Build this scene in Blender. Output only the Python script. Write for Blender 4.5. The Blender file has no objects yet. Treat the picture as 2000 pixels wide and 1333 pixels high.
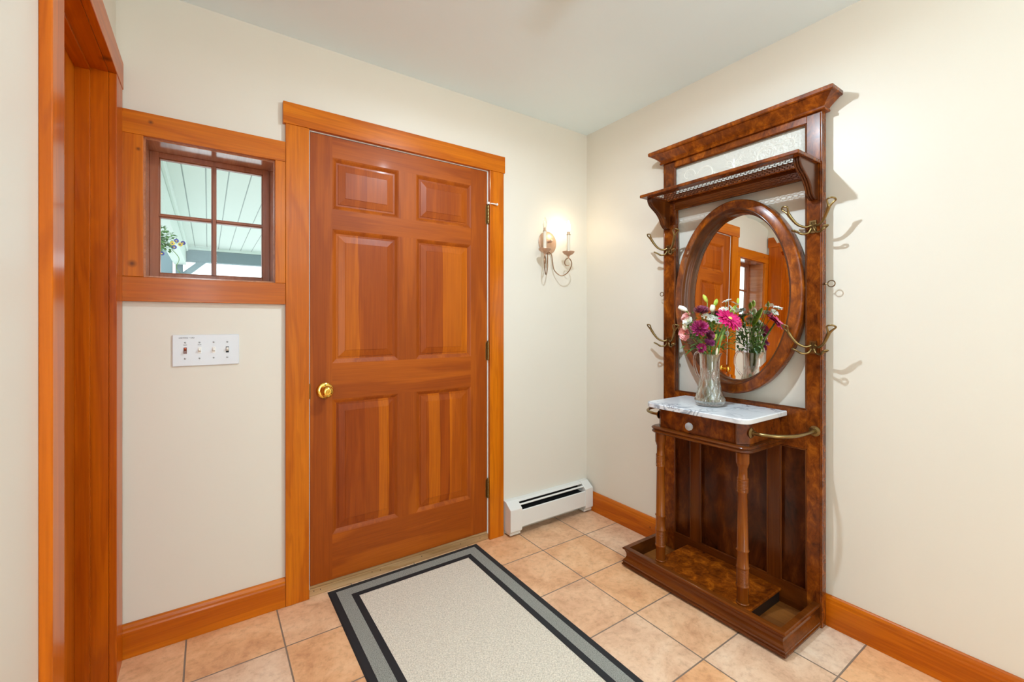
import bpy, bmesh, math, random
from mathutils import Vector, Matrix
random.seed(7)
SC = bpy.context.scene
COL = SC.collection
PI = math.pi

# ------------------------------------------------------------------ camera
cam_d = bpy.data.cameras.new('camera'); cam = bpy.data.objects.new('camera', cam_d); COL.objects.link(cam)
cam.location = (-2.038, -2.093, 1.202)
cam.rotation_euler = (math.radians(90), 0, -0.604)
cam_d.sensor_width = 36; cam_d.lens = 36 * 860.5 / 2000
cam_d.shift_y = -35.5 / 2000; cam_d.clip_start = 0.02
SC.camera = cam
SC.view_settings.view_transform = 'Standard'; SC.view_settings.look = 'None'
SC.view_settings.exposure = 0.0; SC.view_settings.gamma = 1.0
SC.view_settings.use_curve_mapping = False
try:
    SC.cycles.max_bounces = 10; SC.cycles.diffuse_bounces = 5; SC.cycles.glossy_bounces = 5
    SC.cycles.transparent_max_bounces = 16; SC.cycles.caustics_reflective = False; SC.cycles.caustics_refractive = False
    SC.cycles.sample_clamp_indirect = 4.0
    SC.cycles.use_denoising = True
except Exception: pass

# ------------------------------------------------------------------ world + lights
W = bpy.data.worlds.new('world'); SC.world = W; W.use_nodes = True
bg = W.node_tree.nodes['Background']; bg.inputs[0].default_value = (0.86, 0.94, 1.0, 1); bg.inputs[1].default_value = 2.9

FY0 = -4.5
def light(name, kind, loc, power, color, rot=(0, 0, 0), **kw):
    d = bpy.data.lights.new(name, kind); d.energy = power; d.color = color
    for k, v in kw.items(): setattr(d, k, v)
    o = bpy.data.objects.new(name, d); COL.objects.link(o); o.location = loc; o.rotation_euler = rot
    return o
# bulb of the ceiling lamp (just above the frame)
light('ceiling_lamp_bulb_light', 'POINT', (-1.0, -1.05, 2.325), 10, (0.88, 0.90, 0.90), shadow_soft_size=0.013)
light('ceiling_lamp_down_light', 'AREA', (-1.0, -1.05, 2.30), 21, (0.66, 0.85, 1.0), shape='DISK', size=0.03)
# lit candle bulb of the sconce
light('sconce_bulb_light', 'POINT', (-0.241, -0.090, 1.785), 0.48, (1.0, 0.80, 0.52), shadow_soft_size=0.010)
# added fill light in a made-up opening in the wall behind the camera
light('rear_fill_light', 'AREA', (-2.10, FY0 + 0.05, 1.22), 25, (0.78, 0.94, 1.0), rot=(math.radians(90), 0, 0),
      shape='RECTANGLE', size=0.32, size_y=1.9)
# added unseen uplight behind the camera, brightens the ceiling
light('ceiling_fill_uplight', 'AREA', (-1.45, -3.4, 1.72), 54, (0.76, 0.89, 1.0), rot=(math.radians(180), 0, 0), shape='DISK', size=0.3)
# added unseen point fill behind the camera
light('rear_fill_point', 'POINT', (-1.2, -3.2, 1.95), 4, (1.0, 0.95, 0.86), shadow_soft_size=0.16)

# ------------------------------------------------------------------ helpers
def lin(r, g, b):
    f = lambda c: (c / 255) / 12.92 if c / 255 <= 0.04045 else ((c / 255 + 0.055) / 1.055) ** 2.4
    return (f(r), f(g), f(b), 1)

def new_mat(name):
    m = bpy.data.materials.new(name); m.use_nodes = True
    return m, m.node_tree.nodes, m.node_tree.links, m.node_tree.nodes['Principled BSDF']

def plain(name, col, rough=0.5, metal=0.0, coat=0.0, spec=0.5, **kw):
    m, N, L, P = new_mat(name)
    P.inputs['Base Color'].default_value = col; P.inputs['Roughness'].default_value = rough
    P.inputs['Metallic'].default_value = metal; P.inputs['Coat Weight'].default_value = coat
    P.inputs['Specular IOR Level'].default_value = spec
    for k, v in kw.items(): P.inputs[k].default_value = v
    return m

def node(N, t, **kw):
    n = N.new(t)
    for k, v in kw.items(): setattr(n, k, v)
    return n

def ramp(N, stops, interp='LINEAR'):
    r = N.new('ShaderNodeValToRGB'); r.color_ramp.interpolation = interp
    e = r.color_ramp.elements
    while len(e) < len(stops): e.new(0.5)
    for i, (p, c) in enumerate(stops): e[i].position = p; e[i].color = c
    return r

def mix(N, L, mode, fac, a, b):
    n = N.new('ShaderNodeMix'); n.data_type = 'RGBA'; n.blend_type = mode; n.clamp_factor = True
    for sock, v in ((n.inputs[0], fac), (n.inputs[6], a), (n.inputs[7], b)):
        if isinstance(v, (int, float, tuple)): sock.default_value = v
        else: L.new(v, sock)
    return n.outputs[2]

def wood(name, light_c, dark_c, axis='z', rough=0.30, coat=0.10, figure=1.0, seed=0.0, knots=(), strips=None, bump=0.05):
    """grain runs along axis; strips=(coord axis, start, end, [(pos, tint)...]) are glued-up boards of different tone"""
    m, N, L, P = new_mat(name)
    tc = N.new('ShaderNodeTexCoord')
    mp = N.new('ShaderNodeMapping'); L.new(tc.outputs['Object'], mp.inputs[0])
    mp.inputs['Location'].default_value = (seed * 3.1, seed * 1.7, seed * 2.3)
    sc = [9.0, 9.0, 9.0]; sc['xyz'.index(axis)] = 0.8; mp.inputs['Scale'].default_value = sc
    n1 = N.new('ShaderNodeTexNoise'); n1.inputs['Scale'].default_value = 1.3; n1.inputs['Detail'].default_value = 4; n1.inputs['Distortion'].default_value = 0.6
    L.new(mp.outputs[0], n1.inputs[0])
    # growth rings: sine of the distorted noise
    mul = node(N, 'ShaderNodeMath', operation='MULTIPLY'); mul.inputs[1].default_value = 38 * figure; L.new(n1.outputs[0], mul.inputs[0])
    sn = node(N, 'ShaderNodeMath', operation='SINE'); L.new(mul.outputs[0], sn.inputs[0])
    mr = N.new('ShaderNodeMapRange'); mr.inputs[1].default_value = -1; mr.inputs[2].default_value = 1; L.new(sn.outputs[0], mr.inputs[0])
    # fine streaks
    mp2 = N.new('ShaderNodeMapping'); L.new(tc.outputs['Object'], mp2.inputs[0])
    s2 = [160.0, 160.0, 160.0]; s2['xyz'.index(axis)] = 4.0; mp2.inputs['Scale'].default_value = s2
    n2 = N.new('ShaderNodeTexNoise'); n2.inputs['Scale'].default_value = 1.0; n2.inputs['Detail'].default_value = 3; L.new(mp2.outputs[0], n2.inputs[0])
    r1 = ramp(N, [(0.30, dark_c), (0.72, light_c)]); L.new(n1.outputs[0], r1.inputs[0])
    base = r1.outputs[0]
    rr = ramp(N, [(0.0, (0.78, 0.68, 0.5, 1)), (0.45, (1, 1, 1, 1))]); L.new(mr.outputs[0], rr.inputs[0])
    base = mix(N, L, 'MULTIPLY', 0.6, base, rr.outputs[0])
    rf = ramp(N, [(0.35, (0.86, 0.82, 0.78, 1)), (0.65, (1.04, 1.04, 1.04, 1))]); L.new(n2.outputs[0], rf.inputs[0])
    base = mix(N, L, 'MULTIPLY', 0.8, base, rf.outputs[0])
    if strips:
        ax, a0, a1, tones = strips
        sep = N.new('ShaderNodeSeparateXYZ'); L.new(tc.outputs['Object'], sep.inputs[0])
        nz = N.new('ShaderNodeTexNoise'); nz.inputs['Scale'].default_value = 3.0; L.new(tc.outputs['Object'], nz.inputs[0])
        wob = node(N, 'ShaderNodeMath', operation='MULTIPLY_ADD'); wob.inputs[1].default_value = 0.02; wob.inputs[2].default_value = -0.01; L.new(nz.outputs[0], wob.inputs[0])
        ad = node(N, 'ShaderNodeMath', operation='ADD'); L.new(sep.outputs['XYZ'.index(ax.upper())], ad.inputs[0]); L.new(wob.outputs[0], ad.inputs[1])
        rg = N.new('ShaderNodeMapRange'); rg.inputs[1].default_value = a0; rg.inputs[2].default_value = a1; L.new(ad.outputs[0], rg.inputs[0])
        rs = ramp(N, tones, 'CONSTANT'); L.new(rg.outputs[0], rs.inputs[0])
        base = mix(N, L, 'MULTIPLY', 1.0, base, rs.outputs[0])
    for kx, ky, kz, kr in knots:
        d = node(N, 'ShaderNodeVectorMath', operation='DISTANCE'); L.new(tc.outputs['Object'], d.inputs[0]); d.inputs[1].default_value = (kx, ky, kz)
        q = N.new('ShaderNodeMapRange'); q.inputs[1].default_value = kr * 0.15; q.inputs[2].default_value = kr; q.inputs[3].default_value = 0.8; q.inputs[4].default_value = 0.0
        L.new(d.outputs['Value'], q.inputs[0])
        base = mix(N, L, 'MIX', q.outputs[0], base, lin(70, 28, 8))
    L.new(base, P.inputs['Base Color'])
    P.inputs['Roughness'].default_value = rough; P.inputs['Coat Weight'].default_value = coat; P.inputs['Coat Roughness'].default_value = 0.12; P.inputs['Specular IOR Level'].default_value = 0.22
    b = N.new('ShaderNodeBump'); b.inputs['Strength'].default_value = bump; b.inputs['Distance'].default_value = 0.002
    L.new(n2.outputs[0], b.inputs['Height']); L.new(b.outputs[0], P.inputs['Normal'])
    return m

def burl(name, c1, c2, c3, scale=30, rough=0.26, coat=0.2, stretch=(1, 1, 0.6)):
    m, N, L, P = new_mat(name)
    tc = N.new('ShaderNodeTexCoord'); mp = N.new('ShaderNodeMapping'); L.new(tc.outputs['Object'], mp.inputs[0]); mp.inputs['Scale'].default_value = stretch
    n1 = N.new('ShaderNodeTexNoise'); n1.inputs['Scale'].default_value = scale; n1.inputs['Detail'].default_value = 10; n1.inputs['Roughness'].default_value = 0.68; n1.inputs['Distortion'].default_value = 0.5; L.new(mp.outputs[0], n1.inputs[0])
    n2 = N.new('ShaderNodeTexNoise'); n2.inputs['Scale'].default_value = 5; n2.inputs['Detail'].default_value = 4; n2.inputs['Distortion'].default_value = 0.4; L.new(mp.outputs[0], n2.inputs[0])
    r = ramp(N, [(0.32, c3), (0.52, c2), (0.70, c1)]); L.new(n1.outputs[0], r.inputs[0])
    r2 = ramp(N, [(0.30, (0.60, 0.52, 0.48, 1)), (0.62, (1.14, 1.12, 1.05, 1))]); L.new(n2.outputs[0], r2.inputs[0])
    base = mix(N, L, 'MULTIPLY', 0.85, r.outputs[0], r2.outputs[0])
    L.new(base, P.inputs['Base Color']); P.inputs['Roughness'].default_value = rough; P.inputs['Specular IOR Level'].default_value = 0.225
    P.inputs['Coat Weight'].default_value = coat; P.inputs['Coat Roughness'].default_value = 0.08
    return m

class MB:
    def __init__(s): s.bm = bmesh.new()
    def face(s, pts, mi=0, smooth=False):
        f = s.bm.faces.new([s.bm.verts.new(Vector(p)) for p in pts]); f.material_index = mi; f.smooth = smooth; return f
    def box(s, x0, x1, y0, y1, z0, z1, mi=0):
        x0, x1 = sorted((x0, x1)); y0, y1 = sorted((y0, y1)); z0, z1 = sorted((z0, z1))
        v = [s.bm.verts.new((x, y, z)) for x in (x0, x1) for y in (y0, y1) for z in (z0, z1)]
        for q in ((0, 1, 3, 2), (4, 6, 7, 5), (0, 4, 5, 1), (2, 3, 7, 6), (0, 2, 6, 4), (1, 5, 7, 3)):
            f = s.bm.faces.new([v[i] for i in q]); f.material_index = mi
        return s
    def prism(s, poly, axis, a0, a1, mi=0, smooth=False):
        """poly = 2-D points in the other two axes, in xyz order"""
        def P(p, a):
            return {'x': (a, p[0], p[1]), 'y': (p[0], a, p[1]), 'z': (p[0], p[1], a)}[axis]
        A = [s.bm.verts.new(P(p, a0)) for p in poly]; B = [s.bm.verts.new(P(p, a1)) for p in poly]; n = len(poly)
        for i in range(n):
            f = s.bm.faces.new((A[i], A[(i + 1) % n], B[(i + 1) % n], B[i])); f.material_index = mi; f.smooth = smooth
        s.bm.faces.new(A[::-1]).material_index = mi; s.bm.faces.new(B).material_index = mi
        return s
    def rings(s, loops, mi=0, closed=True, caps=(True, True), smooth=True):
        V = [[s.bm.verts.new(Vector(p)) for p in lp] for lp in loops]
        n = len(V[0]); m = n if closed else n - 1
        for a, b in zip(V, V[1:]):
            for i in range(m):
                try:
                    f = s.bm.faces.new((a[i], a[(i + 1) % n], b[(i + 1) % n], b[i])); f.material_index = mi; f.smooth = smooth
                except ValueError: pass
        if caps[0]: f = s.bm.faces.new(V[0][::-1]); f.material_index = mi
        if caps[1]: f = s.bm.faces.new(V[-1]); f.material_index = mi
        return s
    def lathe(s, prof, c=(0, 0, 0), d=(0, 0, 1), n=24, mi=0, caps=(True, True)):
        """prof = (radius, distance along d)"""
        d = Vector(d).normalized(); u = d.orthogonal().normalized(); w = d.cross(u); c = Vector(c)
        return s.rings([[c + d * h + (u * math.cos(t) + w * math.sin(t)) * max(r, 1e-4) for t in [2 * PI * k / n for k in range(n)]] for r, h in prof], mi, True, caps)
    def tube(s, pts, r, n=8, mi=0, closed=False):
        pts = [Vector(p) for p in pts]; m = len(pts)
        R = r if isinstance(r, (list, tuple)) else [r] * m
        T = []
        for i in range(m):
            a = pts[(i - 1) % m] if closed or i > 0 else pts[0]; b = pts[(i + 1) % m] if closed or i < m - 1 else pts[-1]
            T.append((b - a).normalized())
        u = T[0].orthogonal().normalized(); loops = []
        for i in range(m):
            u = (u - T[i] * u.dot(T[i])); u = u.normalized() if u.length > 1e-6 else T[i].orthogonal().normalized()
            w = T[i].cross(u)
            loops.append([pts[i] + (u * math.cos(t) + w * math.sin(t)) * R[i] for t in [2 * PI * k / n for k in range(n)]])
        if closed:
            # find the best rotation to join the last ring to the first
            best = min(range(n), key=lambda k: (loops[-1][0] - loops[0][k]).length)
            loops.append([loops[0][(k + best) % n] for k in range(n)])
            return s.rings(loops, mi, True, (False, False))
        return s.rings(loops, mi, True, (True, True))
    def ball(s, c, r, n=16, m=10, mi=0, sq=(1, 1, 1)):
        c = Vector(c)
        loops = []
        for j in range(m + 1):
            t = PI * j / m; rr = max(math.sin(t), 1e-3)
            loops.append([c + Vector((rr * math.cos(a) * r * sq[0], rr * math.sin(a) * r * sq[1], math.cos(t) * r * sq[2])) for a in [2 * PI * k / n for k in range(n)]])
        return s.rings(loops, mi)
    def build(s, name, mats, parent=None, bevel=0.0, sharp=32, seg=2, subdiv=0):
        bm = s.bm
        bmesh.ops.remove_doubles(bm, verts=bm.verts, dist=1e-6) if subdiv else None
        bmesh.ops.recalc_face_normals(bm, faces=bm.faces)
        me = bpy.data.meshes.new(name); bm.to_mesh(me); bm.free()
        for mt in (mats if isinstance(mats, (list, tuple)) else [mats]): me.materials.append(mt)
        o = bpy.data.objects.new(name, me); COL.objects.link(o)
        if parent:
            o.parent = parent
            o.matrix_parent_inverse = WORLD[parent.name].inverted()
        WORLD[o.name] = Matrix.Identity(4)
        if bevel > 0:
            b = o.modifiers.new('bevel', 'BEVEL'); b.width = bevel; b.segments = seg; b.limit_method = 'ANGLE'; b.angle_limit = math.radians(40)
            b.harden_normals = False
        if any(p.use_smooth for p in me.polygons):
            try: me.set_sharp_from_angle(angle=math.radians(sharp))
            except Exception: pass
        return o
WORLD = {}

def tag(o, label=None, cat=None, group=None, kind=None):
    if label: o['label'] = label
    if cat: o['category'] = cat
    if group: o['group'] = group
    if kind: o['kind'] = kind
    return o
def thing(name, loc, label, cat, group=None, kind=None):
    o = bpy.data.objects.new(name, None); COL.objects.link(o); o.location = loc; o.empty_display_size = 0.05
    WORLD[o.name] = Matrix.Translation(loc)
    return tag(o, label, cat, group, kind)

def spline(pts, n=6):
    """Catmull-Rom through points"""
    P = [Vector(p) for p in pts]; P = [2 * P[0] - P[1]] + P + [2 * P[-1] - P[-2]]; out = []
    for i in range(1, len(P) - 2):
        for k in range(n):
            t = k / n; a, b, c, d = P[i - 1], P[i], P[i + 1], P[i + 2]
            out.append(0.5 * ((2 * b) + (c - a) * t + (2 * a - 5 * b + 4 * c - d) * t * t + (3 * b - a - 3 * c + d) * t ** 3))
    out.append(P[-2]); return out

# ------------------------------------------------------------------ materials
def paint(name, col, rough, bumpy=0.02, coat=0.0):
    m, N, L, P = new_mat(name)
    tc = N.new('ShaderNodeTexCoord')
    n = N.new('ShaderNodeTexNoise'); n.inputs['Scale'].default_value = 220; n.inputs['Detail'].default_value = 2; L.new(tc.outputs['Object'], n.inputs[0])
    n2 = N.new('ShaderNodeTexNoise'); n2.inputs['Scale'].default_value = 1.5; L.new(tc.outputs['Object'], n2.inputs[0])
    r = ramp(N, [(0.3, tuple(c * 0.97 for c in col[:3]) + (1,)), (0.7, col)]); L.new(n2.outputs[0], r.inputs[0]); L.new(r.outputs[0], P.inputs['Base Color'])
    b = N.new('ShaderNodeBump'); b.inputs['Strength'].default_value = bumpy; b.inputs['Distance'].default_value = 0.001; L.new(n.outputs[0], b.inputs['Height']); L.new(b.outputs[0], P.inputs['Normal'])
    P.inputs['Roughness'].default_value = rough; P.inputs['Coat Weight'].default_value = coat
    return m
M_wall = paint('cream_wall_paint', lin(226, 218, 204), 0.44)
M_ceil = paint('white_ceiling_paint', lin(236, 250, 255), 0.6)
M_pine_z = wood('honey_pine_vertical', lin(214, 120, 12), lin(182, 88, 4), 'z', seed=1, knots=[(-2.262, -0.02, 1.415, 0.016), (-2.245, -0.02, 1.83, 0.009)])
M_pine_x = wood('honey_pine_along_x', lin(214, 120, 12), lin(180, 86, 4), 'x', seed=2, knots=[(-2.21, -0.02, 1.935, 0.010)])
M_pine_y = wood('honey_pine_along_y', lin(204, 110, 10), lin(172, 80, 4), 'y', seed=3, knots=[(-0.018, -0.515, 0.065, 0.008)])
M_doorcase_z = wood('left_doorway_pine', lin(208, 106, 6), lin(172, 76, 2), 'z', seed=5)
M_doorcase_y = wood('left_doorway_head_pine', lin(208, 106, 6), lin(172, 76, 2), 'y', seed=6, knots=[(-2.30, -0.23, 2.03, 0.022)])
M_fir_z = wood('door_fir_stile', lin(174, 86, 10), lin(144, 63, 4), 'z', seed=7, figure=0.6, rough=0.48, coat=0.02)
M_fir_x = wood('door_fir_rail', lin(174, 86, 10), lin(144, 63, 4), 'x', seed=8, figure=0.6, rough=0.48, coat=0.02)
M_sash = wood('red_brown_sash_wood', lin(172, 104, 70), lin(140, 78, 48), 'z', seed=9, rough=0.28)
M_sill = wood('pale_threshold_wood', lin(206, 170, 126), lin(168, 128, 86), 'x', seed=10, rough=0.6, coat=0.0)
M_white = plain('white_enamel', lin(232, 230, 224), 0.35)
M_heater = plain('heater_white_enamel', lin(226, 224, 218), 0.3)
M_dark = plain('dark_slot', lin(24, 24, 24), 0.6)
M_brass = plain('polished_brass', lin(232, 190, 90), 0.13, 1.0)
M_abrass = plain('antique_brass', lin(142, 120, 78), 0.30, 1.0)
M_bronze = plain('dark_bronze', lin(112, 88, 58), 0.35, 1.0)
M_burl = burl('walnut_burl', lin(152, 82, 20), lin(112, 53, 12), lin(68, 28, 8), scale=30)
M_burl2 = burl('walnut_burl_pale_veneer', lin(176, 96, 20), lin(128, 62, 12), lin(78, 33, 8), scale=26)  # burl in a paler tone for crown, top rail, mirror frame, foot board
M_walnut_z = wood('walnut_vertical', lin(114, 58, 16), lin(70, 31, 8), 'z', seed=12, rough=0.24, coat=0.2, figure=0.6)
M_walnut_y = wood('walnut_horizontal', lin(118, 60, 16), lin(72, 32, 8), 'y', seed=13, rough=0.24, coat=0.2, figure=0.6)
M_column = wood('turned_walnut', lin(150, 82, 22), lin(104, 50, 10), 'z', seed=14, rough=0.20, coat=0.15, figure=0.6)

def tile_mat():
    m, N, L, P = new_mat('terracotta_tile_floor')
    tc = N.new('ShaderNodeTexCoord'); mp = N.new('ShaderNodeMapping'); L.new(tc.outputs['Object'], mp.inputs[0])
    s = 1 / 0.3048
    mp.inputs['Location'].default_value = (0.277 * s + 20, 0.2715 * s + 20, 0); mp.inputs['Scale'].default_value = (s, s, s)
    br = N.new('ShaderNodeTexBrick'); br.offset = 0; br.offset_frequency = 1; br.squash = 1
    for k, v in (('Scale', 1.0), ('Mortar Size', 0.010), ('Mortar Smooth', 0.25), ('Bias', 0.0), ('Brick Width', 1.0), ('Row Height', 1.0)): br.inputs[k].default_value = v
    br.inputs['Color1'].default_value = (0, 0, 0, 1); br.inputs['Color2'].default_value = (1, 1, 1, 1); br.inputs['Mortar'].default_value = (0.5, 0.5, 0.5, 1)
    L.new(mp.outputs[0], br.inputs[0])
    n1 = N.new('ShaderNodeTexNoise'); n1.inputs['Scale'].default_value = 6; n1.inputs['Detail'].default_value = 9; n1.inputs['Roughness'].default_value = 0.72; n1.inputs['Distortion'].default_value = 0.5; L.new(tc.outputs['Object'], n1.inputs[0])
    n2 = N.new('ShaderNodeTexNoise'); n2.inputs['Scale'].default_value = 34; n2.inputs['Detail'].default_value = 6; n2.inputs['Roughness'].default_value = 0.7; L.new(tc.outputs['Object'], n2.inputs[0])
    ra = ramp(N, [(0.30, lin(204, 142, 98)), (0.50, lin(230, 174, 126)), (0.68, lin(242, 194, 148))]); L.new(n1.outputs[0], ra.inputs[0])
    rb = ramp(N, [(0.30, lin(206, 166, 138)), (0.50, lin(228, 196, 168)), (0.70, lin(240, 216, 192))]); L.new(n1.outputs[0], rb.inputs[0])
    rsel = ramp(N, [(0.50, (0, 0, 0, 1)), (0.95, (1, 1, 1, 1))]); L.new(br.outputs['Color'], rsel.inputs[0])
    c = mix(N, L, 'MIX', rsel.outputs[0], ra.outputs[0], rb.outputs[0])
    rc = ramp(N, [(0.32, (0.74, 0.66, 0.62, 1)), (0.50, (1.0, 0.99, 0.98, 1)), (0.70, (1.05, 1.06, 1.08, 1))]); L.new(n2.outputs[0], rc.inputs[0])
    c = mix(N, L, 'MULTIPLY', 0.75, c, rc.outputs[0])
    c = mix(N, L, 'MIX', br.outputs['Fac'], c, lin(134, 114, 98))
    L.new(c, P.inputs['Base Color']); P.inputs['Roughness'].default_value = 0.42
    inv = node(N, 'ShaderNodeMath', operation='MULTIPLY_ADD'); inv.inputs[1].default_value = -1.0; inv.inputs[2].default_value = 1.0; L.new(br.outputs['Fac'], inv.inputs[0])
    ad = node(N, 'ShaderNodeMath', operation='MULTIPLY_ADD'); ad.inputs[1].default_value = 0.35; L.new(n1.outputs[0], ad.inputs[0]); L.new(inv.outputs[0], ad.inputs[2])
    b = N.new('ShaderNodeBump'); b.inputs['Strength'].default_value = 0.6; b.inputs['Distance'].default_value = 0.003; L.new(ad.outputs[0], b.inputs['Height']); L.new(b.outputs[0], P.inputs['Normal'])
    return m
M_tile = tile_mat()

def weave(name, c1, c2, scale, rough=0.9):
    m, N, L, P = new_mat(name)
    tc = N.new('ShaderNodeTexCoord'); mp = N.new('ShaderNodeMapping'); L.new(tc.outputs['Object'], mp.inputs[0]); mp.inputs['Rotation'].default_value = (0, 0, 0.5)
    v = N.new('ShaderNodeTexVoronoi'); v.inputs['Scale'].default_value = scale; v.inputs['Randomness'].default_value = 0.45; L.new(mp.outputs[0], v.inputs[0])
    n = N.new('ShaderNodeTexNoise'); n.inputs['Scale'].default_value = scale * 0.9; n.inputs['Detail'].default_value = 2; L.new(mp.outputs[0], n.inputs[0])
    r = ramp(N, [(0.15, c1), (0.75, c2)]); L.new(v.outputs['Distance'], r.inputs[0])
    r2 = ramp(N, [(0.35, (0.82, 0.82, 0.82, 1)), (0.65, (1.05, 1.05, 1.05, 1))]); L.new(n.outputs[0], r2.inputs[0])
    L.new(mix(N, L, 'MULTIPLY', 1.0, r.outputs[0], r2.outputs[0]), P.inputs['Base Color'])
    P.inputs['Roughness'].default_value = rough; P.inputs['Specular IOR Level'].default_value = 0.15
    b = N.new('ShaderNodeBump'); b.invert = True; b.inputs['Strength'].default_value = 0.8; b.inputs['Distance'].default_value = 0.002; L.new(v.outputs['Distance'], b.inputs['Height']); L.new(b.outputs[0], P.inputs['Normal'])
    return m
M_mat_c = weave('beige_woven_mat', lin(240, 230, 214), lin(206, 192, 170), 190)
M_mat_g = weave('grey_woven_band', lin(184, 182, 172), lin(104, 104, 96), 320)
M_mat_k = plain('black_band', lin(26, 27, 30), 0.75)

def marble_mat():
    m, N, L, P = new_mat('white_marble')
    tc = N.new('ShaderNodeTexCoord')
    n = N.new('ShaderNodeTexNoise'); n.inputs['Scale'].default_value = 9; n.inputs['Detail'].default_value = 8; n.inputs['Distortion'].default_value = 1.6; L.new(tc.outputs['Object'], n.inputs[0])
    r = ramp(N, [(0.0, lin(206, 210, 216)), (0.44, lin(222, 225, 228)), (0.50, lin(120, 128, 142)), (0.54, lin(218, 221, 225)), (1.0, lin(226, 228, 230))]); L.new(n.outputs[0], r.inputs[0])
    n2 = N.new('ShaderNodeTexNoise'); n2.inputs['Scale'].default_value = 3; n2.inputs['Detail'].default_value = 3; L.new(tc.outputs['Object'], n2.inputs[0])
    q = ramp(N, [(0.38, (0, 0, 0, 1)), (0.58, (1, 1, 1, 1))]); L.new(n2.outputs[0], q.inputs[0])
    L.new(mix(N, L, 'MIX', q.outputs[0], lin(222, 223, 225), r.outputs[0]), P.inputs['Base Color'])
    P.inputs['Roughness'].default_value = 0.18
    return m
M_marble = marble_mat()

def thin_glass(name, tint=(1, 1, 1, 1), refl=0.10, rough=0.0, bump=None, dirt=0.0):
    m, N, L, P = new_mat(name); N.remove(P); out = N['Material Output']
    tr = N.new('ShaderNodeBsdfTransparent'); tr.inputs[0].default_value = tint
    gl = N.new('ShaderNodeBsdfGlossy'); gl.inputs['Roughness'].default_value = rough
    lw = N.new('ShaderNodeLayerWeight'); lw.inputs['Blend'].default_value = 0.25
    mr = N.new('ShaderNodeMapRange'); mr.inputs[3].default_value = refl * 0.5; mr.inputs[4].default_value = min(1.0, refl * 5); L.new(lw.outputs['Fresnel'], mr.inputs[0])
    mx = N.new('ShaderNodeMixShader'); L.new(mr.outputs[0], mx.inputs[0]); L.new(tr.outputs[0], mx.inputs[1]); L.new(gl.outputs[0], mx.inputs[2])
    res = mx.outputs[0]
    if dirt:
        tc = N.new('ShaderNodeTexCoord'); v = N.new('ShaderNodeTexVoronoi'); v.inputs['Scale'].default_value = 70; L.new(tc.outputs['Object'], v.inputs[0])
        r = ramp(N, [(0.0, (dirt, dirt, dirt, 1)), (0.10, (0.02, 0.02, 0.02, 1))]); L.new(v.outputs['Distance'], r.inputs[0])
        df = N.new('ShaderNodeBsdfDiffuse'); df.inputs[0].default_value = (0.9, 0.93, 0.95, 1)
        m2 = N.new('ShaderNodeMixShader'); L.new(r.outputs[0], m2.inputs[0]); L.new(res, m2.inputs[1]); L.new(df.outputs[0], m2.inputs[2]); res = m2.outputs[0]
    L.new(res, out.inputs[0])
    return m
M_pane = thin_glass('window_glass', (0.95, 0.98, 0.97, 1), 0.012, dirt=0.30)
M_bulb_off = thin_glass('clear_bulb_glass', (0.97, 0.96, 0.92, 1), 0.14)

def crystal():
    m, N, L, P = new_mat('cut_crystal'); N.remove(P); out = N['Material Output']
    tr = N.new('ShaderNodeBsdfTransparent'); tr.inputs[0].default_value = (0.97, 0.98, 0.97, 1)
    g = N.new('ShaderNodeBsdfGlass'); g.inputs['IOR'].default_value = 1.35; g.inputs['Roughness'].default_value = 0.02
    gl = N.new('ShaderNodeBsdfGlossy'); gl.inputs['Roughness'].default_value = 0.07
    lw = N.new('ShaderNodeLayerWeight'); lw.inputs['Blend'].default_value = 0.35
    a = N.new('ShaderNodeMixShader'); a.inputs[0].default_value = 0.55; L.new(tr.outputs[0], a.inputs[1]); L.new(g.outputs[0], a.inputs[2])
    mr = N.new('ShaderNodeMapRange'); mr.inputs[3].default_value = 0.14; mr.inputs[4].default_value = 0.75; L.new(lw.outputs['Facing'], mr.inputs[0])
    b = N.new('ShaderNodeMixShader'); L.new(mr.outputs[0], b.inputs[0]); L.new(a.outputs[0], b.inputs[1]); L.new(gl.outputs[0], b.inputs[2]); L.new(b.outputs[0], out.inputs[0])
    return m
M_crystal = crystal()
M_water = thin_glass('vase_water', (0.94, 0.97, 0.90, 1), 0.02)
M_mirror = plain('silvered_mirror', (0.90, 0.90, 0.88, 1), 0.0, 1.0)
M_mirror_bevel = plain('mirror_bevel', (0.92, 0.91, 0.86, 1), 0.015, 1.0)

def frosted():
    m, N, L, P = new_mat('frosted_embossed_glass')
    tc = N.new('ShaderNodeTexCoord')
    n = N.new('ShaderNodeTexNoise'); n.inputs['Scale'].default_value = 130; n.inputs['Detail'].default_value = 3; L.new(tc.outputs['Object'], n.inputs[0])
    n3 = N.new('ShaderNodeTexNoise'); n3.inputs['Scale'].default_value = 14; n3.inputs['Distortion'].default_value = 3.0; L.new(tc.outputs['Object'], n3.inputs[0])
    ad = node(N, 'ShaderNodeMath', operation='MULTIPLY_ADD'); ad.inputs[1].default_value = 2.0; L.new(n3.outputs[0], ad.inputs[0]); L.new(n.outputs[0], ad.inputs[2])
    b = N.new('ShaderNodeBump'); b.inputs['Strength'].default_value = 0.7; b.inputs['Distance'].default_value = 0.003; L.new(ad.outputs[0], b.inputs['Height']); L.new(b.outputs[0], P.inputs['Normal'])
    P.inputs['Base Color'].default_value = lin(236, 232, 220); P.inputs['Roughness'].default_value = 0.22
    P.inputs['Transmission Weight'].default_value = 0.25; P.inputs['IOR'].default_value = 1.3
    return m
M_frost = frosted()
M_scroll = plain('raised_glass_scroll', lin(244, 240, 230), 0.15)

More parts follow.
